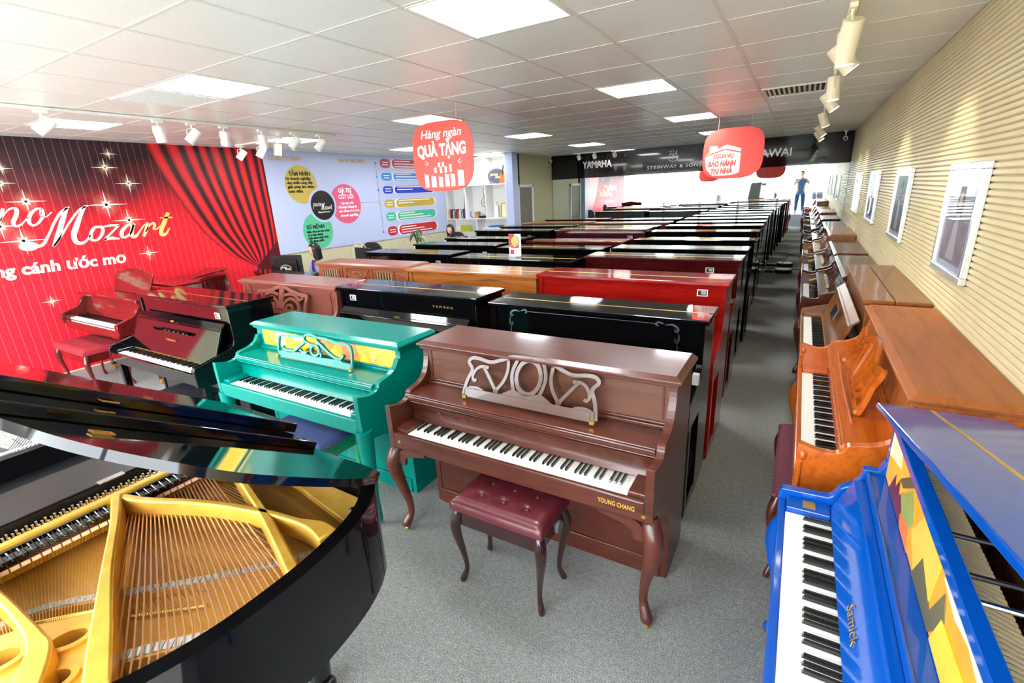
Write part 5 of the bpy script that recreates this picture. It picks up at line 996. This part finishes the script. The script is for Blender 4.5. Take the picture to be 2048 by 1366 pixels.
for k in range(13):
    a = 2*PI*k/13+.3*(k % 2); r_ = .2+.05*(k % 3); z1 = .3+.05*(k % 4); g = MB()
    P_ = crv([(0, .12), (r_*.35, z1), (r_*.8, z1-.02), (r_*1.1, z1-.12)], 4); wd = lambda i, n: .028*math.sin(PI*(i+.4)/(n+.5))
    vs = []; n = len(P_)
    for i, (q, z) in enumerate(P_): vs += [(q*math.cos(a)-wd(i, n)*math.sin(a), q*math.sin(a)+wd(i, n)*math.cos(a), z), (q*math.cos(a), q*math.sin(a), z-.006), (q*math.cos(a)+wd(i, n)*math.sin(a), q*math.sin(a)-wd(i, n)*math.cos(a), z)]
    obj('leaf', g.add(vs, [(3*i+j, 3*i+j+1, 3*i+j+4, 3*i+j+3) for i in range(n-1) for j in (0, 1)]), LF, T, smooth=60)
T = thing('card_sign', 'red and white promotion card with a gold badge standing on a black piano lid', 'card', (-2.67, 4.58, 1.2155)); obj('card', MB().box(-.075, .075, -.002, .002, .012, .25), TXTW, T); obj('holder', MB().box(-.07, .07, -.03, .03, 0, .012), glass_mat('clear_acrylic'), T)
RDP = pm('red_print', '', .5); obj('red_half', MB().prism([(-.074, .25), (.0, .25), (-.02, .16), (-.074, .1)], -.003, -.002, 'y'), RDP, T); obj('badge', MB().prism(E(0, .175, .045, .045, 20), -.0042, -.003, 'y'), pm('badge_gold', '#cda63c', .4), T); obj('badge_ring', ribbon(MB(), E(0, .175, .052, .052, 20), .008, .001, lambda u, v, d: (u, -.0044-d, v), 1, True), pm('badge_green', '#3d5b36', .5), T)
obj('bow', MB().prism([(-.06, .14), (0, .11), (.06, .14), (.05, .1), (0, .095), (-.05, .1)], -.0052, -.0042, 'y'), RDP, T); obj('red_block', MB().box(-.06, -.01, -.003, -.002, .03, .08), RDP, T)
T = thing('round_floor_device', 'round black floor device with white top lying in the aisle before the mirror', 'device', (-.19, 11.6, 0)); obj('body', MB().lathe([(.16, 0), (.17, .01), (.17, .07), (.16, .08)], (0, 0, 0), 28), BLK, T, smooth=40); obj('top', MB().lathe([(.155, .08), (.15, .088), (.02, .09)], (0, 0, 0), 28), TXTW, T, smooth=40); obj('dock', MB().box(-.36, -.18, -.05, .06, 0, .05), BLK, T, bevel=.008)
obj('cable', MB().tube(crv([(.0, .12, .03), (-.06, .3, .08), (.0, .4, .22), (.1, .448, .33)], 6), .004, 6), BLK, T); obj('plug', MB().cbox((.1, .445, .34), (.07, .035, .045)), BLK, T, bevel=.006)
# wire basket beyond the grand's keyboard
T = thing('wire_basket', 'black wire basket with pale rim left of the foreground grand', 'basket', (-4.02, .68, 0)); WR = pm('wire_black', '#2a2a2c', .4)
for k in range(17): obj('wire', MB().tube([(-.3+k*.0375, -.2, .62), (-.26+k*.0325, 0, .45), (-.3+k*.0375, .2, .62)], .0025, 5), WR, T)
for k in range(6): obj('wire', MB().tube([(-.3, -.2+k*.08, .62-abs(abs(k-2.5)-2.5)*.06), (.3, -.2+k*.08, .62-abs(abs(k-2.5)-2.5)*.06)], .0025, 5), WR, T)
obj('rim', MB().tube([(-.31, -.21, .63), (.31, -.21, .63), (.31, .21, .63), (-.31, .21, .63), (-.31, -.21, .63)], .012, 8), DW, T)
for a in (-.29, .29):
    for b in (-.19, .19): obj('leg', MB().tube([(a, b, 0), (a, b, .62)], .008, 8), DW, T)

# ------------------------------------------------------------------ people
def skin_mesh(verts, edges, sub=2):
    me = bpy.data.meshes.new('s'); me.from_pydata([v[:3] for v in verts], edges, []); o = bpy.data.objects.new('s', me); COL.objects.link(o)
    md = o.modifiers.new('skin', 'SKIN'); md.use_smooth_shade = True
    for i, v in enumerate(verts):
        sv = me.skin_vertices[0].data[i]; r = v[3]; sv.radius = (r, r) if not hasattr(r, '__len__') else r; sv.use_root = (i == 0)
    ss = o.modifiers.new('sub', 'SUBSURF'); ss.levels = sub; ss.render_levels = sub
    dg = bpy.context.evaluated_depsgraph_get(); m2 = bpy.data.meshes.new_from_object(o.evaluated_get(dg)); mb = MB(); mb.v = [tuple(v.co) for v in m2.vertices]; mb.f = [tuple(p.vertices) for p in m2.polygons]
    bpy.data.objects.remove(o); return mb
def head_mb(c, yaw, pitch, s=1.0):
    """egg-shaped head with brow, nose, lips and chin; face looks along -y before turning"""
    g = MB(); n, m = 24, 18; R = Matrix.Rotation(yaw, 3, 'Z') @ Matrix.Rotation(pitch, 3, 'X'); vs = []
    for i in range(m+1):
        ph = PI*i/m; z = -math.cos(ph); q = math.sin(ph)
        for k in range(n):
            a = 2*PI*k/n; x, y = math.cos(a), math.sin(a); f = max(0, -y)
            rx, ry = .073, .093
            if z < 0: rx *= 1-.22*z*z; ry *= 1-.12*z*z
            px_, py_, pz_ = rx*q*x, ry*q*y, .115*z
            if f > .8: py_ -= .022*math.exp(-((z+.22)/.16)**2)*math.exp(-(x/.16)**2)+.007*math.exp(-((z+.55)/.1)**2)-.006*math.exp(-((z-.02)/.12)**2)*math.exp(-((abs(x)-.38)/.15)**2)
            vs.append(R @ Vector((px_, py_, pz_))*s+Vector(c))
    g.add(vs, [(i*n+k, i*n+(k+1) % n, (i+1)*n+(k+1) % n, (i+1)*n+k) for i in range(m) for k in range(n)])
    for e in (-1, 1):
        b = MB().ball((e*.076, .012, -.01), (.008, .018, .028), 8, 6); g.add([R @ Vector(p)*s+Vector(c) for p in b.v], b.f)
    return g, R
def face_parts(parent, c, R, s=1.0):
    P = lambda x, y, z: tuple(R @ Vector((x, y, z))*s+Vector(c)); f = lambda mb: mb.xf(P)
    for e in (-1, 1):
        obj('eye', f(MB().ball((e*.03, -.083, .004), (.011, .006, .006), 10, 6)), pm('eye_dark', '#2a1c18', .2), parent, smooth=60); obj('eyebrow', f(MB().ball((e*.031, -.087, .026), (.017, .004, .0035), 8, 5)), pm('brow', '#2a1d18', .6), parent, smooth=60)
    obj('mouth', f(MB().ball((0, -.0865, -.062), (.02, .006, .0055), 10, 6)), pm('lips', '#b0524c', .4), parent, smooth=60)
def hair_mb(c, R, length, s=1.0, fringe=.55):
    g = MB(); n, m = 28, 16; vs = []
    for i in range(m+1):
        t = i/m
        for k in range(n):
            a = 2*PI*k/n; x, y = math.cos(a), math.sin(a); front = max(0, -y)
            L = length if front < fringe else 0
            ph = min(t*1.6, 1)*PI*.56; z = .128*math.cos(ph); q = math.sin(ph)
            if front >= fringe and t > .35: ph = .35*1.6*PI*.56; z = .128*math.cos(ph); q = math.sin(ph)
            rx, ry = .092*q, .108*q
            if t > .62 and L: z -= (t-.62)/.38*L; rx *= 1+.05*(t-.62); ry *= 1-.25*(t-.62)
            vs.append(R @ Vector((rx*x, ry*y+.006, z))*s+Vector(c))
    g.add(vs, [(i*n+k, i*n+(k+1) % n, (i+1)*n+(k+1) % n, (i+1)*n+k) for i in range(m) for k in range(n)]); return g
def hand(g, w, d, up, s=1.0, curl=.5, side=1):
    """palm, four unequal bent fingers and a thumb growing from the side of the palm; w wrist, d forward"""
    d = Vector(d).normalized(); up = Vector(up); up = (up-d*up.dot(d)).normalized(); sd = d.cross(up)*side; w = Vector(w)
    g.tube([w, w+d*.03*s, w+d*.075*s], [.024*s, .036*s, .036*s], 10, sq=.5)
    for i, L in enumerate((.066, .075, .07, .055)):
        o = w+d*.07*s+sd*(-.027+i*.018)*s; a = o+d*L*.45*s-up*L*.15*curl*s; b = a+d*L*.3*s-up*L*.35*curl*s; e = b+d*L*.12*s-up*L*.4*curl*s; g.tube([o, a, b, e], [.0095*s, .0088*s, .008*s, .006*s], 8)
    o = w+d*.025*s-sd*.03*s; g.tube([o, o+d*.025*s-sd*.022*s-up*.008*s, o+d*.055*s-sd*.022*s-up*.018*s], [.012*s, .0105*s, .007*s], 8)
SKIN = pm('skin_light', '#e2b494', .5, var=.05); HAIR = pm('hair_black', '#1c1513', .35, var=.3, scale=60); SHIRT = pm('shirt_pale_blue', '#b9cbea', .8, var=.04); TIE = pm('scarf_royal_blue', '#1f35a8', .6); TRS = pm('trousers_navy', '#23273a', .8); SHB = pm('shirt_blue', '#3f78b8', .8); JEAN = pm('jeans_blue', '#34568a', .85)
def seated(label, loc, rz, hy, hp, shirt, scarf=False, group='people'):
    T = thing('person', label, 'person', loc, rz)
    S0 = .46
    V = [(0, 0, S0+.08, (.15, .12)), (0, .0, S0+.28, (.125, .095)), (0, -.01, S0+.44, (.15, .1)), (0, -.015, S0+.53, (.09, .07)), (0, -.02, S0+.6, .048), (0, -.035, S0+.66, .05),
         (-.17, -.01, S0+.5, .058), (-.23, -.08, S0+.27, .046), (-.15, -.27, S0+.31, .036), (-.1, -.36, S0+.325, .028), (.17, -.01, S0+.5, .058), (.23, -.08, S0+.27, .046), (.15, -.27, S0+.31, .036), (.08, -.36, S0+.325, .028),
         (-.1, -.08, S0+.06, .085), (-.12, -.42, S0+.05, .062), (-.12, -.42, .1, .042), (-.12, -.5, .05, .04), (.1, -.08, S0+.06, .085), (.12, -.42, S0+.05, .062), (.12, -.42, .1, .042), (.12, -.5, .05, .04)]
    ED = [(0, 1), (1, 2), (2, 3), (3, 4), (4, 5), (2, 6), (6, 7), (7, 8), (8, 9), (2, 10), (10, 11), (11, 12), (12, 13), (0, 14), (14, 15), (15, 16), (16, 17), (0, 18), (18, 19), (19, 20), (20, 21)]
    b = skin_mesh(V, ED); c = (0, -.05, S0+.77); h, R = head_mb(c, hy, hp); b.add(h.v, h.f)
    hand(b, V[9][:3], (.25, -.9, -.1), (0, 0, 1), 1, .5, 1); hand(b, V[13][:3], (-.3, -.9, -.05), (0, 0, 1), 1, .6, -1)
    body = obj('body', b, SKIN, T, smooth=60); face_parts(body, c, R)
    g = lambda v, k: v[:3]+((tuple(q+k for q in v[3]) if hasattr(v[3], '__len__') else v[3]+k),)
    ids = [0, 1, 2, 3, 6, 7, 8, 10, 11, 12]; mp_ = {i: j for j, i in enumerate(ids)}
    obj('shirt', skin_mesh([g(V[i], .012) for i in ids], [(mp_[a], mp_[b_]) for a, b_ in ED if a in mp_ and b_ in mp_]), shirt, T, smooth=60)
    ids = [0, 14, 15, 16, 18, 19, 20]; mp_ = {i: j for j, i in enumerate(ids)}; obj('trousers', skin_mesh([g(V[i], .011) for i in ids], [(mp_[a], mp_[b_]) for a, b_ in ED if a in mp_ and b_ in mp_]), TRS, T, smooth=60)
    for e in (-1, 1): obj('shoe', MB().ball((e*.12, -.49, .045), (.045, .12, .045), 12, 8), BLK, T, smooth=60)
    obj('hair', hair_mb(c, Matrix.Rotation(hy, 3, 'Z') @ Matrix.Rotation(hp*.3, 3, 'X'), .15), HAIR, T, smooth=60)
    if scarf:
        obj('neck_scarf', MB().tube(crv([(-.05, -.08, S0+.58), (0, -.12, S0+.55), (.05, -.08, S0+.58)], 4), .018, 8).tube([(0, -.12, S0+.55), (.01, -.135, S0+.45), (.02, -.125, S0+.33)], [.016, .035, .028], 8, sq=.4), TIE, T, smooth=60)
        obj('collar', MB().tube(crv([(-.075, .01, S0+.57), (-.06, -.07, S0+.565), (-.02, -.1, S0+.535)], 3), [.014]*7, 6).tube(crv([(.075, .01, S0+.57), (.06, -.07, S0+.565), (.02, -.1, S0+.535)], 3), [.014]*7, 6), shirt, T, smooth=60)
    return T
seated('woman in pale blue shirt and royal blue scarf seated at the desk, looking down', (-6.8, 5.2, 0), -.2, -.35, .35, SHIRT, True).scale = (.94, .94, .935)
seated('woman with dark bobbed hair bent over a desk before the bookcase', (-7.0, 9.1, -.09), 0, .2, .5, SHIRT)
office_desk('white office desk before the bookcase', -7.5, -6.4, 8.42, 8.95, .70)
# photographer by the entrance, seen in the mirror
T = thing('person', 'photographer in blue shirt and jeans raising a camera, reflected in the mirror', 'person', (-.12, -.36, .46)); z = 0
V = [(0, 0, .93, (.15, .11)), (0, .0, 1.12, (.135, .1)), (0, .0, 1.33, (.16, .11)), (0, .0, 1.42, (.1, .075)), (0, .005, 1.48, .052), (0, .01, 1.54, .055), (-.18, 0, 1.38, .06), (-.27, .12, 1.2, .048), (-.14, .26, 1.35, .038), (-.04, .30, 1.415, .03), (.18, 0, 1.38, .06), (.29, .12, 1.22, .048), (.22, .27, 1.36, .038), (.14, .31, 1.42, .03),
     (-.1, 0, .86, .095), (-.11, .01, .48, .068), (-.12, -.02, .1, .048), (-.12, .06, .045, .042), (.1, 0, .86, .095), (.13, .01, .48, .068), (.15, -.02, .1, .048), (.16, .06, .045, .042)]
ED = [(0, 1), (1, 2), (2, 3), (3, 4), (4, 5), (2, 6), (6, 7), (7, 8), (8, 9), (2, 10), (10, 11), (11, 12), (12, 13), (0, 14), (14, 15), (15, 16), (16, 17), (0, 18), (18, 19), (19, 20), (20, 21)]
b = skin_mesh(V, ED); c = (.0, .03, 1.63); h, R = head_mb(c, PI, .1); b.add(h.v, h.f); hand(b, V[9][:3], (.7, .35, .2), (0, 1, .2), .95, .8, 1); hand(b, V[13][:3], (-.7, .3, .2), (0, 1, .2), .95, .8, -1)
V.append((0, 0, .80, (.14, .11))); V.append((0, 0, 1.0, (.14, .105))); ED += [(0, 22), (0, 23)]
body = obj('body', b, SKIN, T, smooth=60); face_parts(body, c, R); g = lambda v, k: v[:3]+((tuple(q+k for q in v[3]) if hasattr(v[3], '__len__') else v[3]+k),)
ids = [0, 1, 2, 3, 6, 7, 10, 11, 22]; mp_ = {i: j for j, i in enumerate(ids)}; obj('shirt', skin_mesh([g(V[i], .015) for i in ids], [(mp_[a], mp_[q]) for a, q in ED if a in mp_ and q in mp_]), SHB, T, smooth=60)
ids = [0, 14, 15, 16, 18, 19, 20, 23]; mp_ = {i: j for j, i in enumerate(ids)}; obj('jeans', skin_mesh([g(V[i], .013) for i in ids], [(mp_[a], mp_[q]) for a, q in ED if a in mp_ and q in mp_]), JEAN, T, smooth=60)
for e in (-.12, .16): obj('shoe', MB().ball((e, .05, .042), (.045, .125, .042), 12, 8), BLK, T, smooth=60)
obj('hair', hair_mb(c, R, .0), HAIR, T, smooth=60)
T = thing('hand_camera', 'black camera held up by the photographer in the mirror', 'camera', (-.07, -.0, 1.88)); obj('camera_body', MB().box(-.07, .07, -.075, -.03, -.05, .04), BLK, T, bevel=.008); obj('lens_barrel', MB().tube([(0, -.03, -.005), (0, -.014, -.005)], [.03, .028], 14), BLK, T, smooth=40)
